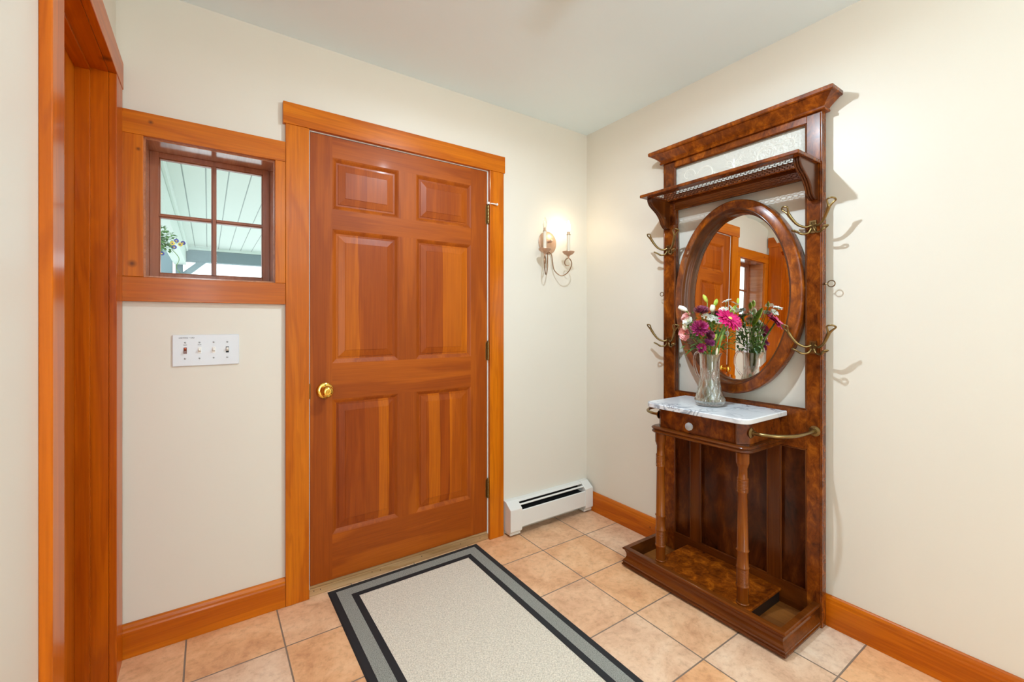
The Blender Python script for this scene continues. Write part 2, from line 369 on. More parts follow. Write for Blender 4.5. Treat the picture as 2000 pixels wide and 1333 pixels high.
# ------------------------------------------------------------------ room shell
H = 2.427; LX = -2.308; FY = -4.5
def struct(name, mb, m, label, cat, bevel=0.0, parent=None):
    return tag(mb.build(name, m, parent, bevel), label, cat, kind='structure')
struct('floor', MB().box(LX - 0.3, 0.15, FY - 0.15, 0.16, -0.06, 0.0), M_tile, 'terracotta coloured square tile floor with grey grout lines', 'floor')
struct('ceiling', MB().box(LX - 0.3, 0.15, FY - 0.15, 0.16, H, H + 0.08), M_ceil, 'flat white painted ceiling', 'ceiling')
WX0, WX1, WZ0, WZ1 = -2.232, -1.806, 1.369, 1.882      # window hole
DX0, DX1, DZ1 = -1.676, -0.756, 2.048                   # front door hole
w = MB()
w.box(LX - 0.3, WX0, 0, 0.16, 0, H); w.box(WX0, WX1, 0, 0.16, 0, WZ0); w.box(WX0, WX1, 0, 0.16, WZ1, H)
w.box(WX1, DX0, 0, 0.16, 0, H); w.box(DX0, DX1, 0, 0.16, DZ1, H); w.box(DX1, 0.15, 0, 0.16, 0, H)
struct('wall_back', w, M_wall, 'cream wall with the front door, small window and sconce', 'wall')
struct('wall_right', MB().box(0, 0.15, FY - 0.15, 0.0, 0, H), M_wall, 'cream wall behind the wooden hall stand', 'wall')
LY0, LY1, LZ1 = -0.790, -0.137, 2.034                   # left doorway hole
w = MB(); w.box(LX - 0.15, LX, FY - 0.15, LY0, 0, H)
w.box(LX - 0.15, LX, LY1, 0, 0, H); w.box(LX - 0.15, LX, LY0, LY1, LZ1, H)
struct('wall_left', w, M_wall, 'cream wall at the left edge, holding the left doorway', 'wall')
struct('wall_front', MB().box(LX - 0.15, -2.285, FY - 0.15, FY, 0, H).box(-1.915, 0.15, FY - 0.15, FY, 0, H).box(-2.285, -1.915, FY - 0.15, FY, 0, 0.22).box(-2.285, -1.915, FY - 0.15, FY, 2.22, H), M_wall, 'cream wall behind the viewer with an added opening for a fill light', 'wall')  # opening cut for the added rear fill light

def base_profile(t=0.018, h=0.120):
    return [(0, 0.001), (t, 0.001), (t, h - 0.026), (t * 0.86, h - 0.020), (t * 0.80, h - 0.012), (t * 0.55, h - 0.003), (t * 0.35, h), (0, h)]
def baseboard(name, axis, a0, a1, sgn, wallpos, m, label):
    prof = [(wallpos + sgn * o, z) for o, z in base_profile()]
    b = MB(); b.prism(prof, axis, a0, a1)
    return struct(name, b, m, label, 'baseboard')
baseboard('baseboard_back', 'x', -2.306, -1.769, -1, 0.0, M_pine_x, 'honey pine baseboard under the light switches')
baseboard('baseboard_right', 'y', FY, -0.001, -1, 0.0, M_pine_y, 'honey pine baseboard running behind the hall stand')
baseboard('baseboard_left', 'y', FY, -0.874, 1, LX, M_pine_y, 'honey pine baseboard along the left wall')

# ------------------------------------------------------------------ raised-panel helper (front faces toward -n)
def raised_panel(mb, P, a0, a1, z0, z1, mi_st=0, mi=1, dep=0.010, st=0.018, flat=0.008, bev=0.030, field=0.003):
    """P(a, z, depth) -> point. sticking, sunk flat, bevel and raised field"""
    L = [(0, 0.0), (st * 0.35, dep * 0.25), (st, dep), (st + flat, dep), (st + flat + 0.001, dep - 0.0022), (st + flat + bev, field), (st + flat + bev + 0.0012, field - 0.0015)]
    rect = lambda i, d: [P(a0 + i, z0 + i, d), P(a1 - i, z0 + i, d), P(a1 - i, z1 - i, d), P(a0 + i, z1 - i, d)]
    for (i0, d0), (i1, d1) in zip(L, L[1:]):
        A, B = rect(i0, d0), rect(i1, d1)
        for k in range(4): mb.face([A[k], A[(k + 1) % 4], B[(k + 1) % 4], B[k]], mi_st if i1 <= st + 1e-6 else mi)
    mb.face(rect(*L[-1]), mi)

# ------------------------------------------------------------------ door_1 : front door
d1 = thing('door_1', (-1.216, 0, 0), 'six-panel fir front door with honey pine casing and brass knob', 'door', kind='structure')
SX0, SX1, SZ0, SZ1 = -1.669, -0.764, 0.046, 2.040
cols = [(-1.577, -1.268), (-1.178, -0.865)]
rows = [(0.248, 0.856), (1.020, 1.625), (1.715, 1.948)]
s = MB()
s.box(SX0, cols[0][0], 0, 0.042, SZ0, SZ1, 0); s.box(cols[1][1], SX1, 0, 0.042, SZ0, SZ1, 0)
zc = [SZ0] + [v for r in rows for v in r] + [SZ1]
for a, b in zip(zc[0::2], zc[1::2]): s.box(cols[0][0], cols[1][1], 0, 0.042, a, b, 1)
for a, b in rows: s.box(cols[0][1], cols[1][0], 0, 0.042, a, b, 0)
s.box(cols[0][0], cols[1][1], 0.020, 0.040, 0.2, 1.97, 0)
s.build('door_slab', [M_fir_z, M_fir_x], d1)
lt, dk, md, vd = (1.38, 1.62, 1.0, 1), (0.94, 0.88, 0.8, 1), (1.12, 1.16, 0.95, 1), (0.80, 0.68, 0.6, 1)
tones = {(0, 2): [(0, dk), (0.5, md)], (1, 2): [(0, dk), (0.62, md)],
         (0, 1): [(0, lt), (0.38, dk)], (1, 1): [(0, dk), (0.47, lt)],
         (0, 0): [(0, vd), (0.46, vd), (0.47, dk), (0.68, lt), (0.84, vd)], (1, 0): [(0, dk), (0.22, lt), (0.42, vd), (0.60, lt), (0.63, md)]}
for ci, (a, b) in enumerate(cols):
    for ri, (z0, z1) in enumerate(rows):
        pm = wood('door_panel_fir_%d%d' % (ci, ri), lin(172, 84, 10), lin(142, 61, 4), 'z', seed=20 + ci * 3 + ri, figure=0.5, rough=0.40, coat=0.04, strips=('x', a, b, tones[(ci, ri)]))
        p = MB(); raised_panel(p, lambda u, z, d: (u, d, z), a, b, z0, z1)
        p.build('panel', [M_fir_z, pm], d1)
# white jamb and weatherstrip
j = MB(); j.box(-1.676, -1.671, 0.0, 0.10, 0.03, DZ1); j.box(-0.7605, -0.756, 0.0, 0.10, 0.03, DZ1); j.box(-1.671, -0.7605, 0.0, 0.10, 2.0425, DZ1)
j.box(-1.671, -1.60, 0.045, 0.10, 0.03, DZ1); j.box(-0.83, -0.7605, 0.045, 0.10, 0.03, DZ1); j.box(-1.671, -0.7605, 0.045, 0.10, 1.97, 2.0425)
tag(j.build('door_jamb', M_white, d1), 'white painted jamb')
for x0, x1 in ((-1.768, -1.676), (-0.7555, -0.664)):
    MB().box(x0, x1, -0.020, -0.0005, 0.001, 2.046).build('door_casing', M_pine_z, d1, 0.0015)
MB().box(-1.778, -0.656, -0.023, -0.0005, 2.0465, 2.138).build('door_header', M_pine_x, d1, 0.0015)
t = MB(); t.box(-1.675, -0.7565, -0.004, 0.10, 0.001, 0.031); t.box(-1.670, -0.762, 0.002, 0.10, 0.0315, 0.043)
t.build('threshold', M_sill, d1, 0.002)
t = MB()
for x in (-1.655, -1.628, -1.40, -1.36, -1.15, -0.93, -0.81): t.lathe([(0.0022, 0), (0.0022, 0.0012)], (x, -0.004, 0.020 + 0.006 * random.random()), (0, -1, 0), 8)
t.build('threshold_nail', plain('nail_head', lin(60, 40, 26), 0.6), d1)
k = MB(); k.lathe([(0.0365, -0.001), (0.0365, 0.002), (0.034, 0.006), (0.026, 0.008), (0.015, 0.009)], (-1.609, 0, 0.900), (0, -1, 0), 40)
k.lathe([(0.012, 0.006), (0.011, 0.022), (0.013, 0.030), (0.022, 0.038), (0.0255, 0.047), (0.0255, 0.054), (0.022, 0.062), (0.012, 0.0655), (0.009, 0.0655), (0.0088, 0.063)], (-1.609, 0, 0.900), (0, -1, 0), 40)
kn = k.build('door_knob', M_brass, d1, sharp=50)
MB().box(-1.6105, -1.6075, -0.0655, -0.062, 0.894, 0.906).build('thumb_turn', M_brass, kn, 0.0008)
MB().lathe([(0.003, 0.006), (0.003, 0.0085)], (-1.609, 0, 0.925), (0, -1, 0), 10).build('rose_screw', plain('screw_dark', lin(90, 80, 70), 0.3, 1.0), kn)
MB().box(-1.6745, -1.668, -0.0035, 0.02, 0.868, 0.935).build('strike_plate', M_bronze, d1, 0.001)
for zc_ in (1.803, 1.045, 0.282):
    h = MB()
    for q in range(5): h.lathe([(0.0058, 0.0005), (0.0062, 0.002), (0.0062, 0.0185), (0.0058, 0.0200)], (-0.7595, -0.0065, zc_ - 0.050 + 0.0202 * q), (0, 0, 1), 14)
    h.lathe([(0.0030, 0), (0.0050, 0.002), (0.0035, 0.007), (0.0010, 0.009)], (-0.7595, -0.0065, zc_ + 0.051), (0, 0, 1), 12)
    h.box(-0.772, -0.7475, -0.0012, 0.0, zc_ - 0.05, zc_ + 0.05)
    h.build('hinge', M_abrass, d1)
g = MB(); g.lathe([(0.008, 0), (0.010, 0.003), (0.010, 0.010), (0.006, 0.014)], (-0.7595, -0.010, 1.858), (0, 0, 1), 14)
g.tube([(-0.757, -0.012, 1.864), (-0.738, -0.030, 1.861), (-0.722, -0.034, 1.859)], [0.0035, 0.0035, 0.0035], 8); g.lathe([(0.007, 0), (0.008, 0.004), (0.006, 0.008)], (-0.722, -0.034, 1.859), (1, -0.1, 0), 12)
tag(g.build('hinge_pin_stop', M_white, d1), 'small white hinge pin door stop')

# ------------------------------------------------------------------ window_1
w1 = thing('window_1', (-2.02, 0, WZ0), 'small four-pane window in honey pine casing beside the front door', 'window', kind='structure')
MB().box(-2.306, -1.769, -0.020, -0.0005, 1.8825, 1.967).build('window_header', M_pine_x, w1, 0.0015)
MB().box(-2.306, -1.769, -0.020, -0.0005, 1.280, 1.3685).build('window_apron', M_pine_x, w1, 0.0015)
MB().box(-2.306, WX0 + 0.001, -0.020, -0.0005, 1.369, 1.882).build('window_casing', M_pine_z, w1, 0.0015)
MB().box(WX1 - 0.001, -1.769, -0.020, -0.0005, 1.369, 1.882).build('window_casing', M_pine_z, w1, 0.0015)
r = MB(); r.box(WX0, WX0 + 0.006, -0.001, 0.158, WZ0, WZ1); r.box(WX1 - 0.006, WX1, -0.001, 0.158, WZ0, WZ1)
r.box(WX0 + 0.006, WX1 - 0.006, -0.001, 0.158, WZ1 - 0.006, WZ1); r.box(WX0 + 0.006, WX1 - 0.006, -0.001, 0.158, WZ0, WZ0 + 0.006)
r.build('window_jamb', wood('window_jamb_wood', lin(196, 128, 84), lin(170, 102, 62), 'y', seed=31, rough=0.22, coat=0.8), w1)
sa = MB(); y0, y1 = 0.128, 0.156
sa.box(WX0 + 0.006, -2.197, y0, y1, WZ0 + 0.006, WZ1 - 0.006); sa.box(-1.839, WX1 - 0.006, y0, y1, WZ0 + 0.006, WZ1 - 0.006)
sa.box(-2.197, -1.839, y0, y1, 1.855, WZ1 - 0.006); sa.box(-2.197, -1.839, y0, y1, WZ0 + 0.006, 1.398)
for x0, x1, z0, z1 in ((-2.197, -2.193, 1.398, 1.855), (-1.843, -1.839, 1.398, 1.855), (-2.197, -1.839, 1.851, 1.855), (-2.197, -1.839, 1.398, 1.402)): sa.box(x0, x1, y0 + 0.006, y1, z0, z1)
sa.build('sash', M_sash, w1, 0.0012)
MB().box(-2.0265, -2.0085, y0 + 0.002, y1, 1.398, 1.855).box(-2.0215, -2.0135, y0 - 0.004, y0 + 0.002, 1.398, 1.855).build('muntin', M_sash, w1, 0.001)
for a, b in ((-2.197, -2.0265), (-2.0085, -1.839)): MB().box(a, b, y0 + 0.002, y1, 1.6185, 1.6345).box(a, b, y0 - 0.004, y0 + 0.002, 1.623, 1.630).build('muntin', M_sash, w1, 0.001)
for a, b in ((-2.195, -2.0265), (-2.0085, -1.841)):
    for c, d in ((1.400, 1.6185), (1.6345, 1.853)):
        MB().box(a, b, 0.141, 0.144, c, d).build('window_pane', M_pane, w1)

# ------------------------------------------------------------------ door_2 : left doorway
d2 = thing('door_2', (LX, -0.46, 0), 'panelled wooden door set deep in the orange pine doorway at left', 'door', kind='structure')
MB().box(LX, LX + 0.020, -0.873, -0.787, 0.001, 2.032).build('door_casing', M_doorcase_z, d2, 0.002)
MB().box(LX, LX + 0.020, -0.139, -0.0215, 0.001, 2.032).build('door_casing', M_doorcase_z, d2, 0.002)
MB().box(LX, LX + 0.022, -0.885, -0.012, 2.0325, 2.127).build('door_header', M_doorcase_y, d2, 0.002)
for a, b in ((-0.790, -0.7855), (-0.1415, -0.137)):
    MB().box(LX - 0.125, LX, a, b, 0.001, 2.034).build('door_jamb', M_doorcase_z, d2)
MB().box(LX - 0.125, LX, -0.790, -0.137, 2.0295, 2.034).build('door_jamb', M_doorcase_y, d2)
for a, b in ((-0.7855, -0.776), (-0.151, -0.1415)):
    MB().box(-2.388, -2.352, a, b, 0.001, 2.022).build('door_stop', M_doorcase_z, d2, 0.001)
MB().box(-2.388, -2.352, -0.7855, -0.1415, 2.019, 2.0295).build('door_stop', M_doorcase_y, d2, 0.001)
sl = MB(); ya, yb = -0.785, -0.142
M_dr_z = wood('left_door_fir', lin(206, 114, 20), lin(184, 90, 12), 'z', seed=41, figure=0.6); M_dr_y = wood('left_door_fir_rail', lin(206, 114, 20), lin(184, 90, 12), 'y', seed=42, figure=0.6)
pc = [(-0.672, -0.515), (-0.413, -0.262)]; pr = [(0.259, 0.86), (0.92, 1.585), (1.70, 1.912)]
sl.box(-2.430, -2.388, ya, pc[0][0], 0.01, 2.02, 0); sl.box(-2.430, -2.388, pc[1][1], yb, 0.01, 2.02, 0)
zz = [0.01] + [v for q in pr for v in q] + [2.02]
for a, b in zip(zz[0::2], zz[1::2]): sl.box(-2.430, -2.388, pc[0][0], pc[1][1], a, b, 1)
for a, b in pr: sl.box(-2.430, -2.388, pc[0][1], pc[1][0], a, b, 0)
sl.box(-2.428, -2.408, pc[0][0], pc[1][1], 0.2, 1.95, 0)
sl.build('door_slab', [M_dr_z, M_dr_y], d2)
for a, b in pc:
    for z0, z1 in pr:
        p = MB(); raised_panel(p, lambda u, z, d: (-2.388 - d, u, z), a, b, z0, z1); p.build('panel', [M_dr_z, M_dr_z], d2)

w3 = thing('added_fill_window', (-2.10, FY, 0.22), 'made-up narrow window for the added fill light behind the viewer', 'window', kind='structure')  # invented window around the added rear fill light
f = MB()
for a, b, z0, z1 in ((-2.285, -2.255, 0.22, 2.22), (-1.945, -1.915, 0.22, 2.22), (-2.255, -1.945, 0.22, 0.27), (-2.255, -1.945, 2.17, 2.22)): f.box(a, b, FY - 0.12, FY - 0.06, z0, z1)
f.build('fill_window_frame', M_pine_x, w3)
MB().box(-2.255, -1.945, FY - 0.092, FY - 0.088, 0.27, 2.17).build('window_pane', M_pane, w3)

# ------------------------------------------------------------------ ceiling lamp (just out of frame)
cl = thing('ceiling_light', (-1.0, -1.05, H), 'flush ceiling light with a shallow dark pan and one bulb above the entry', 'ceiling light')
MB().lathe([(0.02, 0), (0.05, -0.001), (0.058, -0.02), (0.064, -0.099), (0.061, -0.099), (0.054, -0.02), (0.02, -0.010)], (-1.0, -1.05, H), (0, 0, 1), 40, caps=(False, False)).build('lamp_pan', M_abrass, cl)
MB().lathe([(0.016, 0), (0.018, -0.045), (0.014, -0.062)], (-1.0, -1.05, H - 0.008), (0, 0, 1), 20).build('lamp_socket', M_white, cl)

tl = thing('fill_uplight_stand', (-1.45, -3.4, 0), 'made-up lamp stand for the added ceiling uplight behind the viewer', 'floor lamp')  # invented unseen stand that houses the added ceiling uplight
MB().lathe([(0.15, 0.001), (0.15, 0.018), (0.02, 0.030)], (-1.45, -3.4, 0), (0, 0, 1), 32).build('base', M_bronze, tl)
MB().lathe([(0.012, 0.03), (0.012, 1.60)], (-1.45, -3.4, 0), (0, 0, 1), 16).build('pole', M_bronze, tl)
MB().lathe([(0.02, 1.60), (0.10, 1.625), (0.17, 1.70), (0.168, 1.70), (0.10, 1.63), (0.02, 1.606)], (-1.45, -3.4, 0), (0, 0, 1), 32).build('bowl', M_bronze, tl)

# ------------------------------------------------------------------ switch plate
sp = thing('light_switch_plate', (-2.042, 0, 1.096), 'white four-gang light switch plate on the wall below the window', 'light switch')
MB().box(-2.1495, -1.9345, -0.006, -0.0002, 1.036, 1.156).build('switch_plate', plain('white_plastic', lin(218, 219, 222), 0.28), sp, 0.003, seg=3)
M_tog = plain('cream_toggle', lin(236, 232, 224), 0.35); M_brown = plain('brown_toggle', lin(120, 52, 22), 0.25); M_ink = plain('black_ink', lin(30, 28, 30), 0.6)
M_scr = plain('steel_screw', lin(150, 150, 150), 0.3, 1.0)
M_red = plain('red_pilot_light', lin(230, 90, 30), 0.3)
for i, x in enumerate((-2.1095, -2.0645, -2.0195, -1.9745)):
    up = (i == 3)
    q = MB(); q.box(x - 0.0052, x + 0.0052, -0.0068, -0.005, 1.084, 1.108, 1)
    yy = -0.0155; zc_ = 1.096
    za = zc_ + (0.006 if up else (-0.004 if i == 0 else 0.003))
    q.rings([[(x - 0.0042, -0.006, zc_ - 0.006), (x + 0.0042, -0.006, zc_ - 0.006), (x + 0.0042, -0.006, zc_ + 0.006), (x - 0.0042, -0.006, zc_ + 0.006)],
             [(x - 0.0038, yy, za - 0.004), (x + 0.0038, yy, za - 0.004), (x + 0.0038, yy, za + 0.0035), (x - 0.0038, yy, za + 0.0035)]], 0, smooth=False)
    tg = q.build('toggle', [M_brown if i == 0 else M_tog, M_brown if i == 0 else (M_dark if up else M_tog)], sp, 0.0008)
    if i == 0:
        tag(tg, 'brown toggle with a red pilot light'); MB().ball((x, -0.0068, 1.1035), 0.0032, 10, 6).build('pilot_light', M_red, tg)
    for z in (1.1265, 1.0655):
        MB().lathe([(0.0032, 0.0055), (0.0032, 0.0068), (0.002, 0.0074)], (x, 0, z), (0, -1, 0), 12).build('plate_screw', M_scr, sp)
def text_mesh(txt, size, loc, name, m, parent, rot=(PI / 2, 0, 0)):
    c = bpy.data.curves.new(name, 'FONT'); c.body = txt; c.size = size; c.extrude = 0.0001; c.offset = size * 0.012
    o = bpy.data.objects.new(name + '_tmp', c); COL.objects.link(o)
    bpy.context.view_layer.update()
    me = bpy.data.meshes.new_from_object(o); COL.objects.unlink(o); bpy.data.objects.remove(o)
    me.transform(Matrix.Translation(loc) @ Matrix.Rotation(rot[0], 4, 'X'))
    me.materials.clear(); me.materials.append(m)
    n = bpy.data.objects.new(name, me); COL.objects.link(n); n.parent = parent; n.matrix_parent_inverse = WORLD[parent.name].inverted(); WORLD[n.name] = Matrix.Identity(4)
    return n
text_mesh('LIGHTING + GRD', 0.0062, (-2.1290, -0.00625, 1.1425), 'plate_lettering', M_ink, sp)
text_mesh('Upper', 0.0050, (-2.1160, -0.00625, 1.1160), 'plate_lettering', M_ink, sp)
text_mesh('South', 0.0050, (-2.0705, -0.00625, 1.1160), 'plate_lettering', M_ink, sp)

# ------------------------------------------------------------------ wall sconce
M_sc = plain('dusty_rose_metal', lin(196, 158, 130), 0.38, 0.35); M_scd = plain('bronze_arm', lin(134, 100, 70), 0.35, 0.7)
sx, sz = -0.332, 1.690
sc_ = thing('wall_sconce', (sx, 0, sz), 'two-arm candle wall sconce in rosy bronze, its right bulb glowing', 'wall light')
MB().lathe([(0.069, 0.0002), (0.069, 0.003), (0.066, 0.005), (0.045, 0.010), (0.015, 0.013), (0.001, 0.0135)], (sx, 0, sz), (0, -1, 0), 48).build('backplate', M_sc, sc_)
MB().lathe([(0.007, 0.010), (0.006, 0.030), (0.009, 0.034), (0.008, 0.042), (0.001, 0.045)], (sx, 0, sz + 0.006), (0, -1, 0), 16).build('finial', M_sc, sc_)
for sg in (-1, 1):
    dx, dy = sg * 0.0915, -0.080; ln = math.hypot(dx, dy); dx /= ln; dy /= ln
    P3 = lambda s_, z_: (sx + dx * s_, -0.010 + dy * s_, z_)
    ap = [P3(0.002, 1.640), P3(0.020, 1.615), P3(0.026, 1.570), P3(0.038, 1.520), P3(0.078, 1.488), P3(0.118, 1.508), P3(0.140, 1.550), P3(0.137, 1.578), P3(0.122, 1.594), P3(0.106, 1.586), P3(0.099, 1.568), P3(0.106, 1.552), P3(0.124, 1.550)]
    MB().tube(spline(ap, 6), 0.0030, 10).build('arm', M_scd, sc_)
    cx_, cy_, _ = P3(0.122, 0)
    MB().lathe([(0.005, 1.590), (0.0055, 1.603), (0.010, 1.610), (0.022, 1.616), (0.032, 1.624), (0.0370, 1.632), (0.0365, 1.6345), (0.030, 1.633), (0.012, 1.629)], (cx_, cy_, 0), (0, 0, 1), 32).build('drip_cup', M_sc, sc_)
    c = MB(); c.lathe([(0.0100, 1.630), (0.0096, 1.736)], (cx_, cy_, 0), (0, 0, 1), 20); cs = c.build('candle_sleeve', plain('cream_candle_sleeve', lin(226, 216, 196), 0.5), sc_)
    MB().lathe([(0.0128, 1.7355), (0.0128, 1.7375), (0.0082, 1.738), (0.0082, 1.756)], (cx_, cy_, 0), (0, 0, 1), 20).build('socket', plain('tan_socket', lin(190, 160, 130), 0.4, 0.3), sc_)
    fl = MB().lathe([(0.0060, 1.756), (0.0095, 1.762), (0.0125, 1.774), (0.0122, 1.787), (0.0088, 1.803), (0.0042, 1.815), (0.0010, 1.823)], (cx_, cy_, 0), (0, 0, 1), 20)
    if sg == 1:
        mb_, N, L, P = new_mat('glowing_bulb'); N.remove(P); em = N.new('ShaderNodeEmission'); em.inputs[0].default_value = (1.0, 0.86, 0.60, 1); em.inputs[1].default_value = 14; tb = N.new('ShaderNodeBsdfTransparent'); ad_ = N.new('ShaderNodeAddShader'); L.new(em.outputs[0], ad_.inputs[0]); L.new(tb.outputs[0], ad_.inputs[1]); L.new(ad_.outputs[0], N['Material Output'].inputs[0])
        o = fl.build('bulb', mb_, sc_); o.visible_shadow = True; tag(o, 'glowing candle bulb')
        bulb_glow = o
    else:
        tag(fl.build('bulb', M_bulb_off, sc_), 'clear unlit candle bulb')

# ------------------------------------------------------------------ baseboard heater
ht = thing('baseboard_heater', (-0.33, 0, 0), 'white metal baseboard heater with two dark slots below the sconce', 'heater')
pf = lambda g=0.0: [(-0.0005, 0.022), (-0.062 - g, 0.022), (-0.075 - g, 0.034), (-0.075 - g, 0.153 + g), (-0.028, 0.188 + g), (-0.0005, 0.190 + g)]
for a, b in ((-0.655, -0.575), (-0.084, -0.019)):
    e = MB(); e.prism(pf(0.0015), 'x', a, b); e.build('end_cap', M_heater, ht, 0.0025)
fr = MB(); fr.prism([(-0.066, 0.048), (-0.0735, 0.048), (-0.0735, 0.139), (-0.068, 0.1425), (-0.066, 0.139)], 'x', -0.575, -0.084); fr.build('front_cover', M_heater, ht, 0.001)
tp = MB(); tp.prism([(-0.0005, 0.189), (-0.028, 0.187), (-0.039, 0.1785), (-0.038, 0.176), (-0.0005, 0.186)], 'x', -0.575, -0.084)
tp.build('top_cover', M_heater, ht, 0.001)
MB().prism([(-0.0485, 0.1700), (-0.0555, 0.1645), (-0.0545, 0.1615), (-0.0475, 0.1670)], 'x', -0.575, -0.084).build('damper_blade', M_heater, ht)
MB().box(-0.575, -0.084, -0.064, -0.001, 0.05, 0.13).build('heating_fins', M_dark, ht)
MB().box(-0.575, -0.084, -0.003, -0.0006, 0.02, 0.186).build('back_plate', M_dark, ht)
for a, b in ((-0.650, -0.580), (-0.086, -0.022)): MB().box(a, b, -0.064, -0.004, 0.010, 0.022).build('foot', M_heater, ht)
for a, b in ((-0.640, -0.60), (-0.07, -0.04)): MB().box(a, b, -0.050, -0.010, 0.0005, 0.010).build('foot_pad', M_dark, ht)

# ------------------------------------------------------------------ door mat
mt = thing('door_mat', (-1.22, -0.75, 0), 'large beige woven entry mat with grey and black border bands at the front door', 'mat')
X0, X1, Y1, Y0 = -1.601, -0.839, -0.014, -1.54
def ring_box(i0, i1, z0, z1, m, name):
    a = MB(); L_ = [(X0 + i, X1 - i, Y0 + i, Y1 - i) for i in (i0, i1)]
    def rc(q, z): return [(q[0], q[2], z), (q[1], q[2], z), (q[1], q[3], z), (q[0], q[3], z)]
    A, B = rc(L_[0], z0), rc(L_[1], z1); A0 = rc(L_[0], 0.0006)
    for k in range(4):
        a.face([A[k], A[(k + 1) % 4], B[(k + 1) % 4], B[k]]); a.face([A0[k], A0[(k + 1) % 4], A[(k + 1) % 4], A[k]])
    return a.build(name, m, mt)
ring_box(0.0, 0.006, 0.0015, 0.005, M_mat_k, 'rubber_edge')
ring_box(0.006, 0.030, 0.005, 0.006, M_mat_k, 'outer_band')
ring_box(0.030, 0.082, 0.007, 0.007, M_mat_g, 'grey_band')
ring_box(0.082, 0.109, 0.0074, 0.0074, M_mat_k, 'inner_band')
MB().box(X0 + 0.109, X1 - 0.109, Y0 + 0.109, Y1 - 0.109, 0.0006, 0.0068).build('woven_field', M_mat_c, mt)

# ------------------------------------------------------------------ hall stand
TF = -0.055; TB = -0.020
YL, YR = -0.630, -1.362; OL, OR = -0.696, -1.307
hs = thing('hall_stand', (-0.10, -0.996, 0), 'tall walnut hall stand with oval mirror, marble shelf, hat shelf and brass coat hooks', 'hall stand')
def bead(mb, pts, r=0.0035, mi=0, closed=False): mb.tube(pts, r, 6, mi, closed)
for a, b, e in ((YL, OL, OL), (OR, YR, OR)):
    q = MB(); q.box(TB, TF, a, b, 0.001, 2.037)
    bead(q, [(TF - 0.0005, a - 0.006 if a == YL else b + 0.006, 0.10), (TF - 0.0005, a - 0.006 if a == YL else b + 0.006, 2.03)], 0.0022)
    q.build('stile', [M_burl], hs, 0.002)
def rail(z0, z1, m, name='rail', y0=OL, y1=OR, x1=TF): return MB().box(TB, x1, y0, y1, z0, z1).build(name, m, hs, 0.0015)
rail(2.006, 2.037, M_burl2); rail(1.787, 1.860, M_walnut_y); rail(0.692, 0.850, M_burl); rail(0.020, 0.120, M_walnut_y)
# moulding beads around the openings
def bead_frame(y0, y1, z0, z1, x=TF + 0.003, r=0.004):
    q = MB(); lo = [(x, y0, z0), (x, y1, z0), (x, y1, z1), (x, y0, z1)]
    for i in range(4): q.tube([lo[i], lo[(i + 1) % 4]], r, 8)
    q.build('bead_moulding', M_walnut_z, hs)
bead_frame(OL - 0.003, OR + 0.003, 0.853, 1.784); bead_frame(OL - 0.003, OR + 0.003, 1.863, 2.003)
for a, b in ((-0.790, -0.840), (-1.158, -1.206)): MB().box(TB, TF, a, b, 0.120, 0.692).build('muntin', M_walnut_z, hs, 0.0015)
for a, b in ((OL, -0.790), (-0.840, -1.158), (-1.206, OR)):
    MB().box(TB + 0.004, TF + 0.016, a, b, 0.120, 0.692).build('panel', burl('panel_veneer_%d' % int(-a * 1000), lin(112, 58, 16), lin(78, 35, 10), lin(44, 18, 6), scale=14, stretch=(1, 1, 0.4)), hs)
    bead_frame(a - 0.003, b + 0.003, 0.123, 0.689, TF + 0.002, 0.0035)
# crown
cp = [(0.0, 2.036), (0.012, 2.036), (0.014, 2.041), (0.012, 2.0465), (0.010, 2.049), (0.015, 2.056), (0.026, 2.066), (0.039, 2.077), (0.0465, 2.083), (0.053, 2.084), (0.056, 2.088), (0.056, 2.100), (0.052, 2.104), (0.0, 2.105)]
q = MB(); loops = []
for o_, z_ in cp: loops.append([(TB + 0.004, YR - o_, z_), (TF - o_, YR - o_, z_), (TF - o_, YL + o_, z_), (TB + 0.004, YL + o_, z_)])
q.rings(loops, 0, True, (True, True), smooth=False); q.build('crown_moulding', M_burl2, hs)
